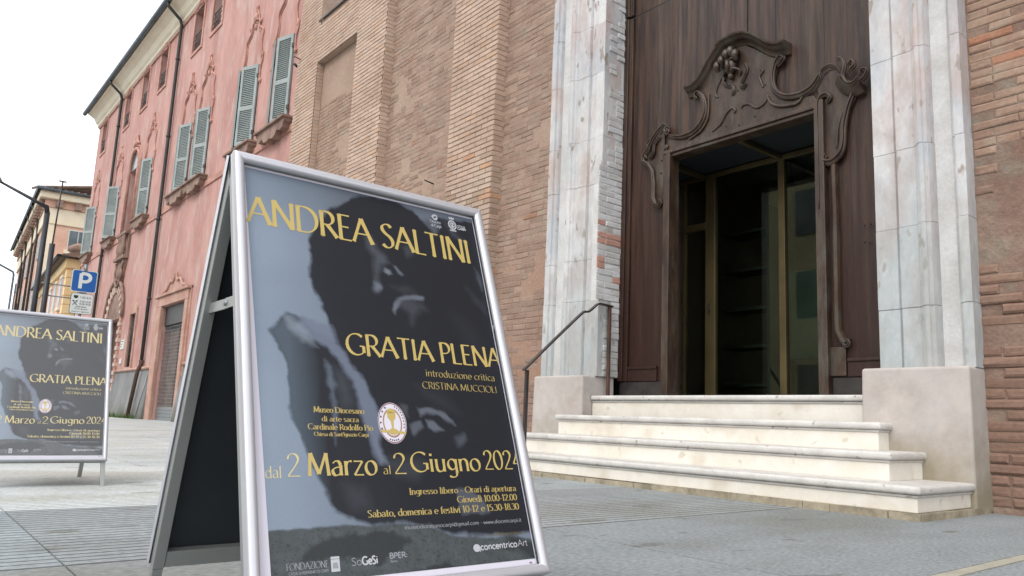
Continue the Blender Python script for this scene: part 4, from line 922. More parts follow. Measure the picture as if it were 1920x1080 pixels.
#@@TEXT
# ------------------------------------------------------------------ stroke lettering
def arcp(cx, cy, rx, ry, a0, a1, n=14): return [(cx + rx * cos(math.radians(a0 + (a1 - a0) * i / n)), cy + ry * sin(math.radians(a0 + (a1 - a0) * i / n))) for i in range(n + 1)]
def LN(*a): return ('l', [(a[0], a[1]), (a[2], a[3])])
def AR(*a): return ('c', arcp(*a))
def PL(*p): return ('c', [(v.x, v.y) for v in [Vector((q[0], q[1], 0)) for q in smooth([(a, b_, 0) for a, b_ in p], 4)]])
st_ = lambda x=.1: LN(x, 0, x, 1)
bowl = lambda cx: AR(cx, .32, .215, .315, 0, 360)
G = {
 'A': (.78, [LN(0, 0, .37, 1), LN(.37, 1, .76, 0), LN(.15, .36, .60, .36)]), 'B': (.62, [st_(), LN(.1, 1, .28, 1), LN(.1, .53, .3, .53), LN(.1, 0, .3, 0), AR(.28, .765, .22, .235, 90, -90), AR(.3, .265, .27, .265, 90, -90)]),
 'C': (.78, [AR(.46, .5, .42, .5, 48, 312)]), 'D': (.84, [st_(), LN(.1, 1, .33, 1), LN(.1, 0, .33, 0), AR(.33, .5, .44, .5, 90, -90)]),
 'E': (.56, [st_(), LN(.1, 1, .49, 1), LN(.1, .52, .43, .52), LN(.1, 0, .51, 0)]), 'F': (.52, [st_(), LN(.1, 1, .48, 1), LN(.1, .52, .42, .52)]),
 'G': (.84, [AR(.46, .5, .42, .5, 48, 318), LN(.77, .42, .77, .12), LN(.6, .42, .8, .42)]), 'H': (.8, [st_(), st_(.7), LN(.1, .52, .7, .52)]),
 'I': (.26, [st_(.13)]), 'L': (.52, [st_(), LN(.1, 0, .49, 0)]), 'M': (.96, [LN(.07, 0, .14, 1), LN(.14, 1, .47, .08), LN(.47, .08, .80, 1), LN(.80, 1, .88, 0)]),
 'N': (.82, [st_(), LN(.1, 1, .72, 0), st_(.72)]), 'O': (.92, [AR(.46, .5, .42, .5, 0, 360, 24)]), 'P': (.58, [st_(), LN(.1, 1, .28, 1), LN(.1, .47, .28, .47), AR(.28, .735, .25, .265, 90, -90)]),
 'R': (.66, [st_(), LN(.1, 1, .28, 1), LN(.1, .47, .28, .47), AR(.28, .735, .25, .265, 90, -90), LN(.3, .47, .64, 0)]),
 'S': (.56, [PL((.47, .88), (.36, .98), (.22, .98), (.10, .88), (.10, .72), (.22, .58), (.38, .46), (.47, .30), (.44, .12), (.31, .01), (.17, .02), (.05, .12))]),
 'T': (.64, [LN(.32, 0, .32, 1), LN(.02, 1, .62, 1)]), 'U': (.78, [LN(.1, 1, .1, .35), AR(.38, .35, .28, .35, 180, 360), LN(.66, .35, .66, 1)]), 'Z': (.66, [LN(.06, 1, .58, 1), LN(.58, 1, .06, 0), LN(.06, 0, .6, 0)]),
 'V': (.74, [LN(0, 1, .36, 0), LN(.36, 0, .72, 1)]), 'J': (.3, [st_(.13)]), 'K': (.66, [st_(), LN(.6, 1, .1, .45), LN(.2, .52, .64, 0)]), 'X': (.7, [LN(0, 1, .68, 0), LN(.66, 1, .02, 0)]), 'Y': (.7, [LN(0, 1, .34, .5), LN(.34, .5, .68, 1), LN(.34, .5, .34, 0)]),
 'a': (.52, [LN(.42, .45, .42, 0), PL((.09, .54), (.2, .64), (.34, .62), (.42, .46)), PL((.42, .37), (.24, .36), (.09, .27), (.07, .13), (.16, .01), (.30, .03), (.42, .14))]),
 'b': (.58, [LN(.1, 0, .1, 1), bowl(.31)]), 'c': (.48, [AR(.29, .32, .23, .32, 50, 310)]), 'd': (.60, [LN(.49, 0, .49, 1), bowl(.28)]), 'e': (.53, [AR(.29, .32, .23, .32, 0, 318), LN(.07, .34, .51, .34)]),
 'f': (.34, [PL((.36, .95), (.27, 1.), (.18, .92), (.16, .7)), LN(.16, .75, .16, 0), LN(.02, .62, .32, .62)]), 'g': (.56, [AR(.27, .36, .2, .27, 0, 360), LN(.47, .63, .47, -.08), PL((.47, -.08), (.41, -.25), (.25, -.30), (.08, -.24))]),
 'h': (.56, [LN(.1, 0, .1, 1), PL((.1, .42), (.2, .6), (.34, .63), (.44, .53), (.46, .4)), LN(.46, .42, .46, 0)]), 'i': (.24, [LN(.12, 0, .12, .64), LN(.12, .80, .12, .92)]), 'l': (.24, [LN(.12, 0, .12, 1)]),
 'm': (.86, [LN(.1, 0, .1, .64), PL((.1, .42), (.18, .6), (.30, .63), (.40, .53), (.42, .4)), LN(.42, .42, .42, 0), PL((.42, .42), (.50, .6), (.62, .63), (.72, .53), (.74, .4)), LN(.74, .42, .74, 0)]),
 'n': (.56, [LN(.1, 0, .1, .64), PL((.1, .42), (.2, .6), (.34, .63), (.44, .53), (.46, .4)), LN(.46, .42, .46, 0)]), 'o': (.57, [AR(.285, .32, .235, .32, 0, 360, 20)]), 'p': (.58, [LN(.1, -.3, .1, .64), bowl(.31)]),
 'q': (.58, [LN(.49, -.3, .49, .64), bowl(.28)]), 'r': (.38, [LN(.1, 0, .1, .64), PL((.1, .40), (.18, .57), (.28, .64), (.37, .62))]), 's': (.44, [PL((.37, .56), (.27, .64), (.15, .62), (.08, .5), (.16, .38), (.29, .3), (.36, .18), (.30, .04), (.18, 0), (.06, .07))]),
 't': (.36, [LN(.16, .84, .16, .12), PL((.16, .14), (.21, .01), (.33, .05)), LN(.02, .62, .33, .62)]), 'u': (.57, [LN(.1, .64, .1, .22), PL((.1, .24), (.13, .08), (.25, .0), (.38, .06), (.46, .24)), LN(.46, 0, .46, .64)]),
 'v': (.5, [LN(0, .64, .24, 0), LN(.24, 0, .48, .64)]), 'w': (.76, [LN(0, .64, .2, 0), LN(.2, 0, .38, .6), LN(.38, .6, .56, 0), LN(.56, 0, .74, .64)]), 'z': (.5, [LN(.05, .63, .44, .63), LN(.44, .63, .05, .01), LN(.05, .01, .46, .01)]),
 '0': (.58, [AR(.29, .5, .24, .5, 0, 360, 20)]), '1': (.4, [LN(.22, 0, .22, 1), LN(.08, .82, .22, .98)]), '2': (.56, [PL((.06, .76), (.12, .93), (.27, 1.), (.42, .92), (.47, .74), (.38, .52), (.2, .25), (.05, .03)), LN(.05, .02, .52, .02)]),
 '3': (.52, [PL((.07, .86), (.2, .99), (.38, .93), (.42, .75), (.32, .58), (.2, .53)), PL((.2, .53), (.38, .46), (.46, .28), (.36, .06), (.2, 0), (.04, .1))]), '4': (.58, [LN(.42, 0, .42, 1), LN(.42, 1, .04, .3), LN(.04, .3, .56, .3)]),
 '5': (.54, [LN(.12, 1, .46, 1), LN(.12, 1, .1, .56), PL((.1, .56), (.26, .62), (.42, .52), (.46, .3), (.36, .06), (.2, 0), (.05, .08))]), '6': (.56, [AR(.29, .3, .22, .3, 0, 360), PL((.09, .36), (.14, .7), (.28, .92), (.42, 1.))]),
 '8': (.54, [AR(.27, .75, .18, .24, 0, 360), AR(.27, .26, .22, .26, 0, 360)]), '9': (.56, [AR(.27, .7, .22, .3, 0, 360), PL((.49, .64), (.44, .3), (.3, .08), (.16, 0))]),
 '.': (.2, [LN(.1, 0, .1, .12)]), ',': (.2, [LN(.12, .12, .06, -.14)]), '-': (.36, [LN(.04, .34, .32, .34)]), ':': (.22, [LN(.11, .05, .11, .2), LN(.11, .5, .11, .65)]), '/': (.4, [LN(0, -.05, .36, 1)]),
 "'": (.18, [LN(.1, 1, .08, .74)]), '@': (.9, [AR(.45, .4, .4, .42, 0, 330), bowl(.45)]), '\u2022': (.36, [LN(.18, .3, .18, .5)]), ' ': (.30, []), '\u00ec': (.26, [LN(.13, 0, .13, .64), LN(.04, .96, .16, .80)]), '(': (.3, [AR(.3, .4, .22, .6, 120, 240)]), ')': (.3, [AR(0, .4, .22, .6, 60, -60)]),
 '\u20ac': (.6, [AR(.36, .5, .28, .5, 50, 310), LN(.02, .58, .42, .58), LN(.02, .42, .42, .42)]),
}
def text_width(t, track): return sum(G[c][0] + track for c in t) - track
def letter(name, t, parent, P, U, Vv, N, x0, x1, base, cap, mt, wt=.13, con=.36, nib=22, flare=.3, track=.03, clip=None, lift=.0, serif=0.):
    """text set on plane P + U*x + V*y, fitted between x0 and x1"""
    b = MB(); tw = text_width(t, track); sx = (x1 - x0) / tw; pen = 0; k = 0
    for c in t:
        adv, strokes = G[c]
        ext = list(strokes)
        if serif:
            for s_ in strokes:
                if s_[0] == 'l' and abs(s_[1][0][0] - s_[1][1][0]) < .08 and abs(s_[1][0][1] - s_[1][1][1]) > .5:
                    for q in s_[1]: ext.append(('s', [(q[0] - serif, q[1]), (q[0] + serif, q[1])]))
        for kind, pts in ext:
            if kind == 'l':
                (a0, b0), (a1, b1) = pts; ts = (0, .1, .5, .9, 1) if flare else (0, 1)
                pts = [(a0 + (a1 - a0) * t_, b0 + (b1 - b0) * t_) for t_ in ts]; fl = [1 + flare * abs(2 * t_ - 1) ** 5 for t_ in ts]
            else: fl = [1] * len(pts)
            n = len(pts); vs = []
            for i, (px_, py_) in enumerate(pts):
                ax, ay = pts[max(i - 1, 0)]; bx_, by_ = pts[min(i + 1, n - 1)]; dx, dy = (bx_ - ax) * sx, (by_ - ay) * cap; L_ = math.hypot(dx, dy) or 1; dx /= L_; dy /= L_
                ang = math.degrees(math.atan2(dy, dx)); wd = wt * max(con, abs(sin(math.radians(ang - nib)))) * fl[i] * cap
                if kind == 's': wd = wt * .4 * cap
                X = x0 + (pen + px_) * sx; Y = base + py_ * cap
                for sg in (1, -1):
                    xx, yy = X - dy * wd / 2 * sg, Y + dx * wd / 2 * sg
                    if clip: xx = max(clip[0], min(clip[1], xx))
                    vs.append(P + U * xx + Vv * yy + N * (lift + .00025 + .00004 * (k % 5)))
            b.add(vs, [(2 * i, 2 * i + 1, 2 * i + 3, 2 * i + 2) for i in range(n - 1)]); k += 1
        pen += adv + track
    o = b.build(name, mt, parent); o.matrix_parent_inverse = Matrix.Identity(4); return o

# ------------------------------------------------------------------ parking sign
ps = empty('parking_sign', (-18.05, 2.86, .09))
b = MB(); b.tube([(-.03, 0, 0), (-.03, 0, 3.23)], .03, 10); b.build('post', 'zinc', ps)
def rrect(w, h, r, n=5):
    out = []
    for cx, cy, a in ((w / 2 - r, h / 2 - r, 0), (-w / 2 + r, h / 2 - r, 90), (-w / 2 + r, -h / 2 + r, 180), (w / 2 - r, -h / 2 + r, 270)):
        out += [(cx + r * cos(math.radians(a + 90 * i / n)), cy + r * sin(math.radians(a + 90 * i / n))) for i in range(n + 1)]
    return out
def plate(name, cy, cz, w, h, m, x, th, parent, r=.04):
    b = MB(); b.prism([(cy + p, cz + q) for p, q in rrect(w, h, r)], x, x + th, 'x'); return b.build(name, m, parent, fix=True)
p1 = plate('sign_plate', 0, 2.90, .45, .45, 'signwhite', .0, .012, ps); q = plate('sign_face', 0, 2.90, .425, .425, 'blue', .0125, .001, p1); q.matrix_parent_inverse = Matrix.Identity(4)
letter('lettering', 'P', p1, Vector((.0140, 0, 2.90)), Vector((0, 1, 0)), Vector((0, 0, 1)), Vector((1, 0, 0)), -.105, .12, -.155, .31, 'signwhite', wt=.21, con=1, flare=0)
p2 = plate('info_plate', 0, 2.435, .40, .42, 'signblack', .0, .012, ps); q = plate('info_face', 0, 2.435, .385, .405, 'signwhite', .0125, .001, p2); q.matrix_parent_inverse = Matrix.Identity(4)
def pl_text(t, y0, y1, z, cap, wt=.14): letter('lettering', t, p2, Vector((.0140, 0, 0)), Vector((0, 1, 0)), Vector((0, 0, 1)), Vector((1, 0, 0)), y0, y1, z, cap, 'signblack', wt=wt, con=1, flare=0)
pl_text('1.00 \u20ac/h', -.04, .165, 2.545, .04); pl_text('9.00-12.30', -.03, .165, 2.465, .032, .18); pl_text('15.00-19.30', -.04, .165, 2.415, .032, .18)
pl_text('posto breve', -.09, .09, 2.36, .034); pl_text('15 min gratuiti', -.12, .12, 2.315, .032); pl_text('(esporre il tagliando)', -.16, .16, 2.262, .026)
b = MB(); b.add([(.0137, y, z) for y, z in ((-.15, 2.60), (-.07, 2.60), (-.072, 2.555), (-.11, 2.53), (-.148, 2.555))], [(0, 1, 2, 3, 4)])
for a, c in (((-.155, 2.40), (-.08, 2.49)), ((-.08, 2.40), (-.155, 2.49))): b.tube([(.0145, *a), (.0145, *c)], .006, 4)
b.box(.0137, .0147, -.165, -.13, 2.475, 2.495); b.box(.0137, .0147, -.105, -.07, 2.475, 2.495)
q = b.build('pictogram', 'signblack', p2); q.matrix_parent_inverse = Matrix.Identity(4)
b = MB(); b.box(-.05, 0, -.07, .07, 2.655, 2.69); b.tube([(0, 0, 3.1), (-.03, 0, 3.25)], .035, 8); b.build('bracket', 'zinc', ps)
tag(ps, 'blue parking sign with white letter P above a small tariff plate', 'sign')

# ------------------------------------------------------------------ sandwich boards
W, HT, TF, TB = .688, 1.004, .374, .306
def poster_colors(us, vs):
    """us across 0..W, vs down 0..-HT in metres -> rgb; printed picture with sky sheen painted in"""
    X, Y = np.meshgrid(us, vs)
    sh = X.shape
    def fn(x, y, s):
        n = 0; 
        for k, (fx, fy, ph) in enumerate(((1, .7, .3), (-.6, 1.2, 1.7), (2.1, -1.4, 4.), (3.1, 2.7, 2.2), (-5.2, 4.1, .9))): n = n + np.sin(s * (fx * x + fy * y) + ph + 1.7 * np.sin(s * (fy * x - fx * y) * .6 + ph)) / (1 + k * .6)
        return n / 2.6
    wob = .006 * fn(X, Y, 38) + .003 * fn(X, Y, 110)
    def sd(poly):
        P = np.array(poly); d = np.full(sh, 1e9); ins = np.zeros(sh, bool); n = len(P)
        for i in range(n):
            a = P[i]; c = P[(i + 1) % n]; e = c - a; L2 = (e @ e) or 1e-9
            t = np.clip(((X - a[0]) * e[0] + (Y - a[1]) * e[1]) / L2, 0, 1)
            d = np.minimum(d, np.hypot(X - a[0] - t * e[0], Y - a[1] - t * e[1]))
            cond = ((a[1] <= Y) != (c[1] <= Y)); xi = a[0] + (Y - a[1]) / (e[1] if abs(e[1]) > 1e-9 else 1e-9) * e[0]; ins ^= cond & (X < xi)
        return np.where(ins, -d, d)
    img = np.zeros(sh + (3,))
    def lay(poly, col, soft=.004, a=1., wb=1.):
        nonlocal img
        m = np.clip(.5 - (sd(poly) + wob * wb) / (2 * soft), 0, 1)[..., None] * a; img = img * (1 - m) + np.array(col) * m
    # cool grey ground, sky reflection painted in as a paler left side
    g = np.clip((X - .02) / .25, 0, 1)[..., None]
    img = np.array([.205, .258, .330]) * (1 - g) + np.array([.130, .156, .200]) * g
    img *= (1 + .07 * fn(X, Y, 9))[..., None]
    img *= np.clip(1.0 - .30 * np.clip((Y + .2) / .2, 0, 1), .6, 1)[..., None]
    dark = (.0105, .0125, .0180)
    head = [(.345, -.028), (.42, -.030), (.47, -.05), (.50, -.075), (.54, -.05), (.60, -.045), (.7, -.04), (.7, -.90), (.62, -.908), (.52, -.905), (.44, -.897), (.38, -.872), (.32, -.864), (.245, -.865), (.2, -.85), (.172, -.835), (.15, -.79), (.134, -.745),
            (.121, -.712), (.105, -.666), (.092, -.62), (.094, -.56), (.095, -.52), (.075, -.483), (.059, -.446), (.085, -.415), (.103, -.403), (.141, -.415), (.17, -.44), (.205, -.455), (.197, -.41), (.185, -.379), (.172, -.339), (.164, -.299), (.169, -.255), (.166, -.206), (.18, -.17), (.205, -.13), (.235, -.095), (.28, -.06), (.315, -.04)]
    lay(head, dark, .005)
    # left forearm fades from grey-blue to dark
    m = np.clip(.5 - (sd([(.059, -.446), (.103, -.403), (.15, -.42), (.165, -.50), (.16, -.60), (.165, -.72), (.17, -.84), (.145, -.777), (.121, -.712), (.105, -.666), (.092, -.62), (.095, -.52)]) + wob) / .012, 0, 1) * np.clip((.168 - X) / .07, 0, 1)
    img = img * (1 - m[..., None]) + np.array([.060, .082, .108]) * m[..., None]
    # pale streak between arm and body
    lay([(.14, -.405), (.20, -.42), (.212, -.46), (.235, -.495), (.265, -.54), (.285, -.585), (.302, -.625), (.305, -.66), (.290, -.69), (.30, -.735), (.285, -.735), (.268, -.70), (.258, -.65), (.25, -.60), (.24, -.55), (.21, -.505), (.185, -.475), (.15, -.46), (.12, -.43)], (.125, .150, .205), .006, .9)
    lay([(.098, -.41), (.13, -.42), (.15, -.45), (.165, -.475), (.13, -.465), (.105, -.435)], (.20, .24, .29), .008, .6)
    lay([(.178, -.50), (.192, -.52), (.195, -.60), (.192, -.66), (.182, -.70), (.185, -.62), (.182, -.55)], (.10, .125, .17), .006, .75)
    lay([(.20, -.52), (.23, -.54), (.235, -.60), (.21, -.615), (.2, -.57)], (.07, .085, .105), .014, .35)
    # light accents on the face and body
    acc = [([(.318, -.15), (.335, -.155), (.345, -.19), (.37, -.205), (.372, -.225), (.35, -.235), (.335, -.275), (.345, -.295), (.325, -.31), (.333, -.26), (.338, -.21), (.318, -.19)], .10, .008, .8),
           ([(.375, -.222), (.395, -.23), (.412, -.252), (.405, -.255), (.39, -.24)], .16, .003, 1), ([(.362, -.243), (.378, -.242), (.382, -.256), (.368, -.262), (.358, -.254)], .22, .003, 1),
           ([(.326, -.286), (.342, -.289), (.346, -.30), (.33, -.308)], .18, .004, .9), ([(.365, -.36), (.372, -.34), (.39, -.318), (.43, -.308), (.465, -.306), (.46, -.314), (.43, -.318), (.40, -.328), (.38, -.35), (.372, -.368)], .17, .003, 1),
           ([(.385, -.325), (.42, -.318), (.455, -.33), (.468, -.345), (.45, -.345), (.43, -.37), (.415, -.39), (.41, -.36), (.39, -.345)], .075, .008, .7), ([(.37, -.29), (.42, -.285), (.44, -.30), (.40, -.305)], .05, .008, .7),
           ([(.50, -.06), (.54, -.06), (.545, -.075), (.53, -.11), (.515, -.09), (.50, -.08)], .13, .005, .8), ([(.56, -.05), (.60, -.07), (.61, -.11), (.59, -.10), (.575, -.08)], .07, .008, .6),
           ([(.58, -.085), (.63, -.11), (.62, -.118), (.585, -.1)], .10, .005, .7), ([(.42, -.17), (.44, -.16), (.45, -.18), (.43, -.195)], .07, .006, .7),
           ([(.60, -.26), (.645, -.30), (.65, -.33), (.62, -.30)], .06, .008, .6), ([(.64, -.19), (.655, -.21), (.652, -.26), (.645, -.23)], .12, .005, .7),
           ([(.395, -.605), (.43, -.602), (.468, -.614), (.492, -.632), (.495, -.645), (.475, -.638), (.45, -.622), (.42, -.62), (.40, -.63)], .14, .003, 1), ([(.372, -.648), (.40, -.638), (.405, -.65), (.39, -.66), (.378, -.675), (.372, -.665)], .12, .003, .9),
           ([(.415, -.635), (.435, -.64), (.462, -.66), (.445, -.66), (.42, -.652)], .14, .003, 1), ([(.355, -.60), (.372, -.60), (.37, -.63), (.358, -.62)], .08, .004, .8), ([(.49, -.675), (.52, -.668), (.525, -.68), (.505, -.695), (.495, -.7)], .10, .005, .8),
           ([(.30, -.73), (.36, -.725), (.40, -.74), (.37, -.77), (.32, -.765)], .06, .012, .6), ([(.19, -.78), (.24, -.79), (.25, -.83), (.21, -.83)], .055, .012, .6), ([(.40, -.55), (.47, -.57), (.52, -.62), (.45, -.60)], .05, .012, .4),
           ([(.471, -.800), (.475, -.857), (.552, -.853), (.536, -.815), (.505, -.80)], .115, .003, .85), ([(.54, -.35), (.6, -.38), (.63, -.48), (.58, -.44)], .035, .02, .5)]
    for p, v, s_, a in acc: lay(p, (v * .70, v * .80, v * 1.0), s_ * 1.3, a * .9, .8)
    # speckled stone ledge at the foot
    led = [(.03, -.866), (.18, -.862), (.245, -.868), (.32, -.867), (.38, -.875), (.44, -.90), (.52, -.91), (.60, -.91), (.66, -.92), (.7, -1.), (.0, -1.), (.0, -.868)]
    nse = fn(X, Y, 60) * .5 + fn(X, Y, 170) * .5; spk = RNG.random(sh)
    lay(led, (.056, .067, .072), .002, 1, .4)
    ml = np.clip(.5 - (sd(led) + wob * .4) / .004, 0, 1)
    tex = 1 + .28 * nse - .45 * (spk > .93) + .12 * (RNG.random(sh) - .5)
    img = img * (1 + (ml * (tex - 1))[..., None])
    for p in ([(.113, -.902), (.158, -.885), (.2, -.878), (.31, -.885), (.345, -.905), (.312, -.926), (.25, -.94), (.18, -.925), (.136, -.92), (.09, -.93)], [(.29, -.972), (.387, -.955), (.448, -.965), (.5, -.975), (.7, -.99), (.25, -.99)], [(.60, -.915), (.7, -.93), (.7, -.985), (.655, -.965), (.62, -.945), (.56, -.935), (.57, -.925)]): lay(p, (.019, .023, .027), .004, .85, 1.6)
    img *= (1 + .05 * (RNG.random(sh) - .5))[..., None]
    return np.clip(img, .006, 1)

def make_board(first=True):
    root = empty('sandwich_board', (0, 0, 0))
    def side(sgn, t, top_x, printed):
        up = Vector((-sgn * sin(t), 0, cos(t))); N = Vector((sgn * cos(t), 0, sin(t))); U = Vector((0, sgn, 0)); P = Vector((top_x, -sgn * W / 2, 1.089))
        pos = lambda u, v, d: P + U * u + up * v + N * d
        hgt = HT
        # four snap rails, mitred
        prof = [(0, -.016), (0, .004), (.002, .0085), (.005, .0100), (.010, .0108), (.016, .0100), (.0205, .0072), (.0235, .002), (.0238, -.002)]
        cor = lambda s, d: [pos(s, -s, d), pos(W - s, -s, d), pos(W - s, -hgt + s, d), pos(s, -hgt + s, d)]
        for k in range(4):
            b = MB(); vs = []
            for s_, d in prof: c = cor(s_, d); vs += [c[k], c[(k + 1) % 4]]
            b.smooth = True; b.add(vs, [(2 * i, 2 * i + 1, 2 * i + 3, 2 * i + 2) for i in range(len(prof) - 1)]); b.smooth = False
            b.add([vs[0], vs[1], vs[-1], vs[-2]], [(0, 1, 3, 2)] if False else [(0, 2, 3, 1)])
            o = b.build('frame_rail', 'alu', root, fix=False)
        # backing: side channel and board
        def slab(name, m, u0, u1, v0, v1, d0, d1, bev=0):
            b = MB(); vs = [pos(u, v, d) for d in (d0, d1) for u, v in ((u0, v0), (u1, v0), (u1, v1), (u0, v1))]
            b.add(vs, [(0, 3, 2, 1), (4, 5, 6, 7), (0, 1, 5, 4), (1, 2, 6, 5), (2, 3, 7, 6), (3, 0, 4, 7)]); return b.build(name, m, root, bevel=bev, fix=True)
        slab('backing_board', 'board', .022, W - .022, -.022, -hgt + .022, -.0160, -.0125)
        for u0, u1 in ((.004, .030), (W - .030, W - .004)):
            slab('side_channel', 'alu2', u0, u1, -.004, -hgt - .004, -.042, -.0165, .0015)
            foot = (1.089 - .0) / cos(t)
            slab('leg', 'alu2', u0 + .001, u1 - .001, -hgt - .005, -foot + .004, -.041, -.0175, .0015)
        for v0, v1 in ((-.004, -.034), (-hgt + .038, -hgt - .002)): slab('cross_channel', 'alu2', .031, W - .031, v0, v1, -.040, -.0165, .0015)
        slab('slot', 'signblack', W / 2 - .03, W / 2 + .02, -hgt + .022, -hgt + .016, -.0412, -.0402)
        if sgn < 0 : pass
        # poster
        nu, nv = (230, 340) if first else (230, 340)
        margin = slab('poster_margin', 'paperwhite', .023, W - .023, -.023, -hgt + .023, -.0120, -.0105)
        if not printed: return
        us = np.linspace(.028, W - .026, nu); vv = np.linspace(-.029, -.966, nv)
        ev, eu = np.meshgrid(vv, us, indexing='ij')
        skew = .020 * (ev / -1.0) * (1 - (eu - .028) / (W - .054))
        pts = np.empty((nv, nu, 3)); d = -.0100
        for i in range(3): pts[..., i] = P[i] + U[i] * (eu + skew) + up[i] * ev + N[i] * d
        me = bpy.data.meshes.new('poster'); ii = np.arange(nu * nv).reshape(nv, nu)
        q = np.stack([ii[:-1, :-1], ii[1:, :-1], ii[1:, 1:], ii[:-1, 1:]], -1).reshape(-1, 4)
        me.from_pydata(pts.reshape(-1, 3).tolist(), [], q.tolist()); me.update()
        col = poster_colors(us, vv); at = me.color_attributes.new('ink', 'FLOAT_COLOR', 'POINT')
        at.data.foreach_set('color', np.concatenate([col.reshape(-1, 3), np.ones((nu * nv, 1))], 1).astype(np.float32).ravel())
        me.materials.append(M['print']); po = bpy.data.objects.new('poster', me); COL.objects.link(po); po.parent = root
        PP = P + N * (-.0099); args = (PP, U, up, N)
        T = lambda t_, x0, x1, base, cap, mt='gold', **k: letter('lettering', t_, po, *args, x0, x1, base, cap, mt, **k)
        T('ANDREA SALTINI', .031, .634, -.179, .071, wt=.14, serif=.05)
        T('GRATIA PLENA', .240, .672, -.485, .053, wt=.15, serif=.05, clip=(0, W - .027))
        T('introduzione critica', .437, .640, -.525, .0185, 'golddim', wt=.12, flare=0); T('CRISTINA MUCCIOLI', .424, .640, -.557, .0175, 'golddim', wt=.12, flare=0)
        B = dict(wt=.21, con=.3, flare=0, serif=.11, nib=0)
        T('Museo Diocesano', .152, .267, -.626, .0125, 'golddim', **B); T('di arte sacra', .168, .252, -.6455, .0115, 'golddim', **B); T('Cardinale Rodolfo Pio', .137, .284, -.664, .0125, 'golddim', **B); T("Chiesa di Sant'Ignazio Carpi", .149, .272, -.678, .0085, 'golddim', **B)
        T('dal', .044, .077, -.765, .024, 'goldpale', wt=.1); T('2', .087, .116, -.763, .047, 'goldpale', wt=.1); T('Marzo', .130, .284, -.762, .047, wt=.15); T('al', .297, .316, -.761, .019, wt=.11)
        T('2', .323, .355, -.761, .046, wt=.13); T('Giugno', .366, .552, -.757, .045, wt=.15); T('2024', .563, .676, -.754, .046, wt=.13, clip=(0, W - .027))
        T('Ingresso libero - Orari di apertura', .354, .643, -.807, .0135, 'golddim', **B); T('Gioved\u00ec 10.00-12.00', .473, .641, -.829, .0145, 'golddim', **B); T('Sabato, domenica e festivi 10-12 e 15.30-18.30', .251, .642, -.851, .0145, 'golddim', **B)
        T('museodiocesanocarpi@gmail.com \u2022 www.diocesicarpi.it', .332, .642, -.880, .0085, 'greyink', wt=.18, con=.5, flare=0)
        T('in collaborazione con', .547, .643, -.908, .008, 'dimink', wt=.16, con=.5, flare=0)
        T('concentrico', .515, .617, -.936, .0135, 'whiteink', wt=.2, con=1, flare=0); T('Art', .620, .647, -.9355, .0145, 'whiteink', wt=.09, con=1, flare=0)
        T('FONDAZIONE', .076, .159, -.941, .0125, 'greyink', wt=.11, serif=.06); T('CASSA DI RISPARMIO DI CARPI', .080, .158, -.950, .0055, 'greyink', wt=.12, con=1, flare=0)
        T('So', .206, .228, -.943, .0145, 'greyink', wt=.10, con=1, flare=0); T('GeSi', .229, .263, -.943, .0150, 'whiteink', wt=.2, con=1, flare=0); T('BPER:', .290, .331, -.936, .0105, 'greyink', wt=.22, con=1, flare=0)
        T('Banca', .291, .306, -.944, .005, 'greyink', wt=.14, con=1, flare=0)
        T('Diocesi', .519, .553, -.070, .0095, 'whiteink', wt=.14, con=.5); T('di Carpi', .521, .553, -.083, .0095, 'whiteink', wt=.14, con=.5)
        T('CITTA DI', .608, .632, -.066, .0055, 'whiteink', wt=.2, con=1, flare=0); T('CARPI', .607, .634, -.075, .0075, 'whiteink', wt=.24, con=1, flare=0)
        # emblems
        def disc(b, cx, cy, rx, ry, d, n=28): b.add([PP + U * (cx + rx * cos(2 * PI * i / n)) + up * (cy + ry * sin(2 * PI * i / n)) + N * d for i in range(n)], [tuple(range(n))])
        def ringp(b, cx, cy, rx, ry, t_, d, n=36, a0=0, a1=360):
            vs = []
            for i in range(n + 1):
                a = math.radians(a0 + (a1 - a0) * i / n)
                for r in (1, 1 - t_): vs.append(PP + U * (cx + rx * r * cos(a)) + up * (cy + ry * r * sin(a)) + N * d)
            b.add(vs, [(2 * i, 2 * i + 2, 2 * i + 3, 2 * i + 1) for i in range(n)])
        def poly(b, pts_, d): b.add([PP + U * x_ + up * y_ + N * d for x_, y_ in pts_], [tuple(range(len(pts_)))])
        b = MB(); cx, cy = .333, -.645
        b.m = 0; disc(b, cx, cy, .0355, .048, .0003); b.m = 1; ringp(b, cx, cy, .0345, .047, .05, .0005); ringp(b, cx, cy, .0235, .034, .07, .0005)
        b.m = 2; ringp(b, cx, cy, .0215, .031, .06, .0005)
        poly(b, [(cx - .012, cy + .026), (cx + .010, cy + .026), (cx + .009, cy + .012), (cx + .003, cy + .004), (cx + .002, cy - .012), (cx + .012, cy - .02), (cx - .012, cy - .02), (cx - .003, cy - .012), (cx - .004, cy + .004), (cx - .011, cy + .012)], .0006)
        disc(b, cx - .001, cy + .028, .010, .006, .0006, 14); poly(b, [(cx - .031, cy - .016), (cx + .031, cy - .020), (cx + .031, cy - .026), (cx - .029, cy - .022)], .0007); disc(b, cx, cy - .02, .012, .007, .0008, 14)
        q = b.build('emblem', ['paperwhite', 'maroon', 'gold'], po); q.matrix_parent_inverse = Matrix.Identity(4)
        b = MB()
        for i, ch_ in enumerate('MUSEO'):
            a = math.radians(200 - i * 20)
            poly(b, [(cx + .029 * cos(a) + dx, cy + .0405 * sin(a) + dy) for dx, dy in ((-.0018, -.002), (.0018, -.002), (.0018, .002), (-.0018, .002))], .0007)
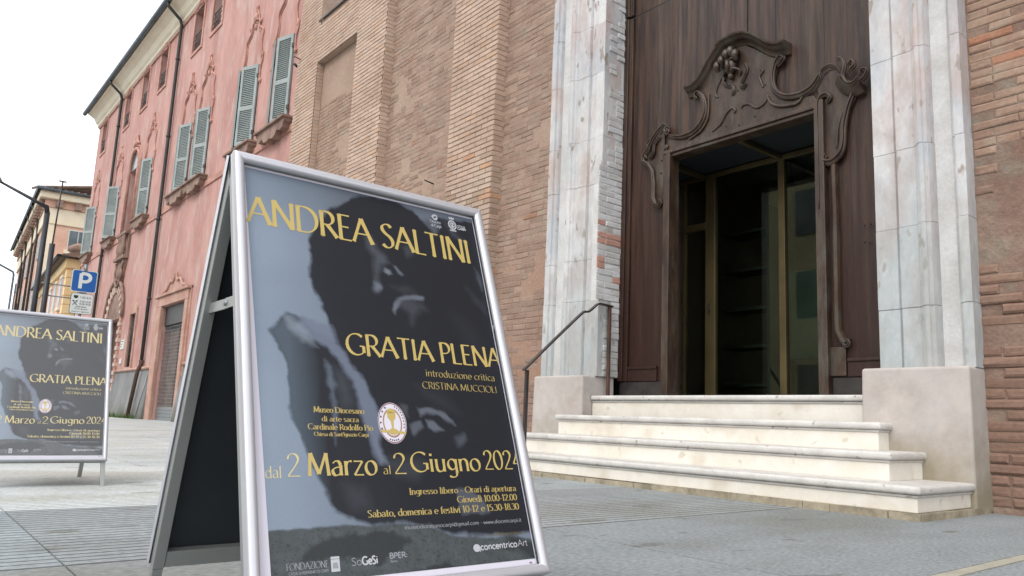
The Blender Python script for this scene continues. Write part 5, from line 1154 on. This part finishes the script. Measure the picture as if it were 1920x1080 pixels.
        for i in range(9):
            a = math.radians(70 - i * 10.5); poly(b, [(cx + .029 * cos(a) + dx, cy + .0405 * sin(a) + dy) for dx, dy in ((-.0013, -.0016), (.0013, -.0016), (.0013, .0016), (-.0013, .0016))], .0007)
        for i in range(5):
            a = math.radians(250 + i * 10); poly(b, [(cx + .029 * cos(a) + dx, cy + .0405 * sin(a) + dy) for dx, dy in ((-.0015, -.0016), (.0015, -.0016), (.0015, .0016), (-.0015, .0016))], .0007)
        q = b.build('emblem_lettering', 'signblack', po); q.matrix_parent_inverse = Matrix.Identity(4)
        b = MB(); ringp(b, .537, -.051, .0085, .0095, .45, .0004); disc(b, .533, -.047, .0035, .003, .0005, 10); disc(b, .541, -.045, .003, .003, .0006, 10); disc(b, .540, -.056, .004, .003, .0005, 10); disc(b, .527, -.050, .0018, .0018, .0005, 8)
        b.m = 0; ringp(b, .591, -.064, .0135, .0155, .28, .0004); ringp(b, .591, -.064, .0075, .009, .3, .0005); disc(b, .591, -.061, .004, .0025, .0006, 10); disc(b, .591, -.068, .0035, .004, .0006, 10)
        poly(b, [(.583, -.046), (.582, -.038), (.586, -.041), (.588, -.037), (.591, -.041), (.594, -.037), (.596, -.041), (.600, -.038), (.599, -.046)], .0005); poly(b, [(.580, -.0805), (.602, -.0805), (.600, -.0845), (.582, -.0845)], .0005)
        disc(b, .505, -.931, .0095, .0085, .0004, 20); poly(b, [(.509, -.932), (.5145, -.932), (.5145, -.940), (.511, -.938)], .0005)
        poly(b, [(.1635, -.951), (.1815, -.951), (.1815, -.9225), (.1635, -.9225)], .0004)
        q = b.build('emblem', 'whiteink', po); q.matrix_parent_inverse = Matrix.Identity(4)
        b = MB(); poly(b, [(.1665, -.945), (.1785, -.945), (.177, -.934), (.168, -.934)], .0006); poly(b, [(.1635, -.928), (.1815, -.928), (.1815, -.9265), (.1635, -.9265)], .0006); q = b.build('emblem_detail', 'greyink', po); q.matrix_parent_inverse = Matrix.Identity(4)
        b = MB(); poly(b, [(W - .045, -.9725), (W - .038, -.9725), (W - .038, -.9755), (W - .045, -.9755)], .0006); q = b.build('printer_mark', 'maroon', po); q.matrix_parent_inverse = Matrix.Identity(4)
    side(1, TF, .016, True); side(-1, TB, -.024, False)
    # straps with rivet and top hinges
    for y in (-W / 2 + .018, W / 2 - .018):
        z = .735; xf = .016 + (1.089 - z) * math.tan(TF) - .03; xb_ = -.024 - (1.089 - z) * math.tan(TB) + .03
        b = MB(); b.box(xb_, (xb_ + xf) / 2 + .03, y - .0015, y + .0015, z - .012, z + .012); b.box((xb_ + xf) / 2 + .02, xf + .02, y - .0045, y - .0018, z - .012, z + .012)
        o = b.build('strap', 'alu2', root, bevel=.0006); b = MB(); b.tube([((xb_ + xf) / 2 + .025, y - .008, z), ((xb_ + xf) / 2 + .025, y + .004, z)], .007, 10); q = b.build('rivet', 'zinc', o); q.matrix_parent_inverse = Matrix.Identity(4)
        b = MB(); b.box(-.05, .01, y - .004, y + .004, 1.045, 1.070); b.tube([(-.004, y - .012, 1.078), (-.004, y + .012, 1.078)], .006, 8); b.tube([(-.036, y - .008, 1.05), (-.036, y + .004, 1.05)], .005, 8); b.build('hinge', 'zinc', root)
    return root
def seat(root, a, corner, left=True):
    n = Vector((cos(a), -sin(a), 0)); wv = Vector((sin(a), cos(a), 0))
    loc = Vector(corner) - n * .016 - wv * (-W / 2 if left else W / 2); root.location = (loc.x, loc.y, 0); root.rotation_euler = (0, 0, -a)
board = make_board()
tag(board, 'large foreground sandwich board with dark exhibition poster reading Andrea Saltini Gratia Plena', 'sandwich board', 'exhibition sandwich boards on the square')
seat(board, .014, (-1.783, .542, 0))
b2 = copy_tree(board)
def gloss(src, name, col=None, coat=.8, fac=1.):
    m = M[src].copy(); m.name = name; p = m.node_tree.nodes['Principled BSDF']; p.inputs['Coat Weight'].default_value = coat; p.inputs['Coat Roughness'].default_value = .22
    if col: p.inputs['Base Color'].default_value = (*col, 1)
    return m
GL = {'poster_print': gloss('print', 'poster_print_under_film'), 'gold_ink': M['goldpale'], 'pale_gold_ink': M['goldpale'], 'dull_gold_ink': M['goldpale']}  # paler inks imitate the reflection haze over this board's lettering
GL['poster_print'].node_tree.nodes['Principled BSDF'].inputs['Specular IOR Level'].default_value = .9
for c in kids(b2):
    if c.name.startswith('poster') and not c.name.startswith('poster_m'):
        for q in [c] + kids(c):
            for sl_ in q.material_slots:
                if sl_.material and sl_.material.name in GL:
                    m_ = GL[sl_.material.name]; sl_.link = 'OBJECT'; sl_.material = m_
b2['label'] = 'farther sandwich board at the left edge, in front of the parking sign'
seat(b2, .002, (-6.033, 1.155, 0), left=False)
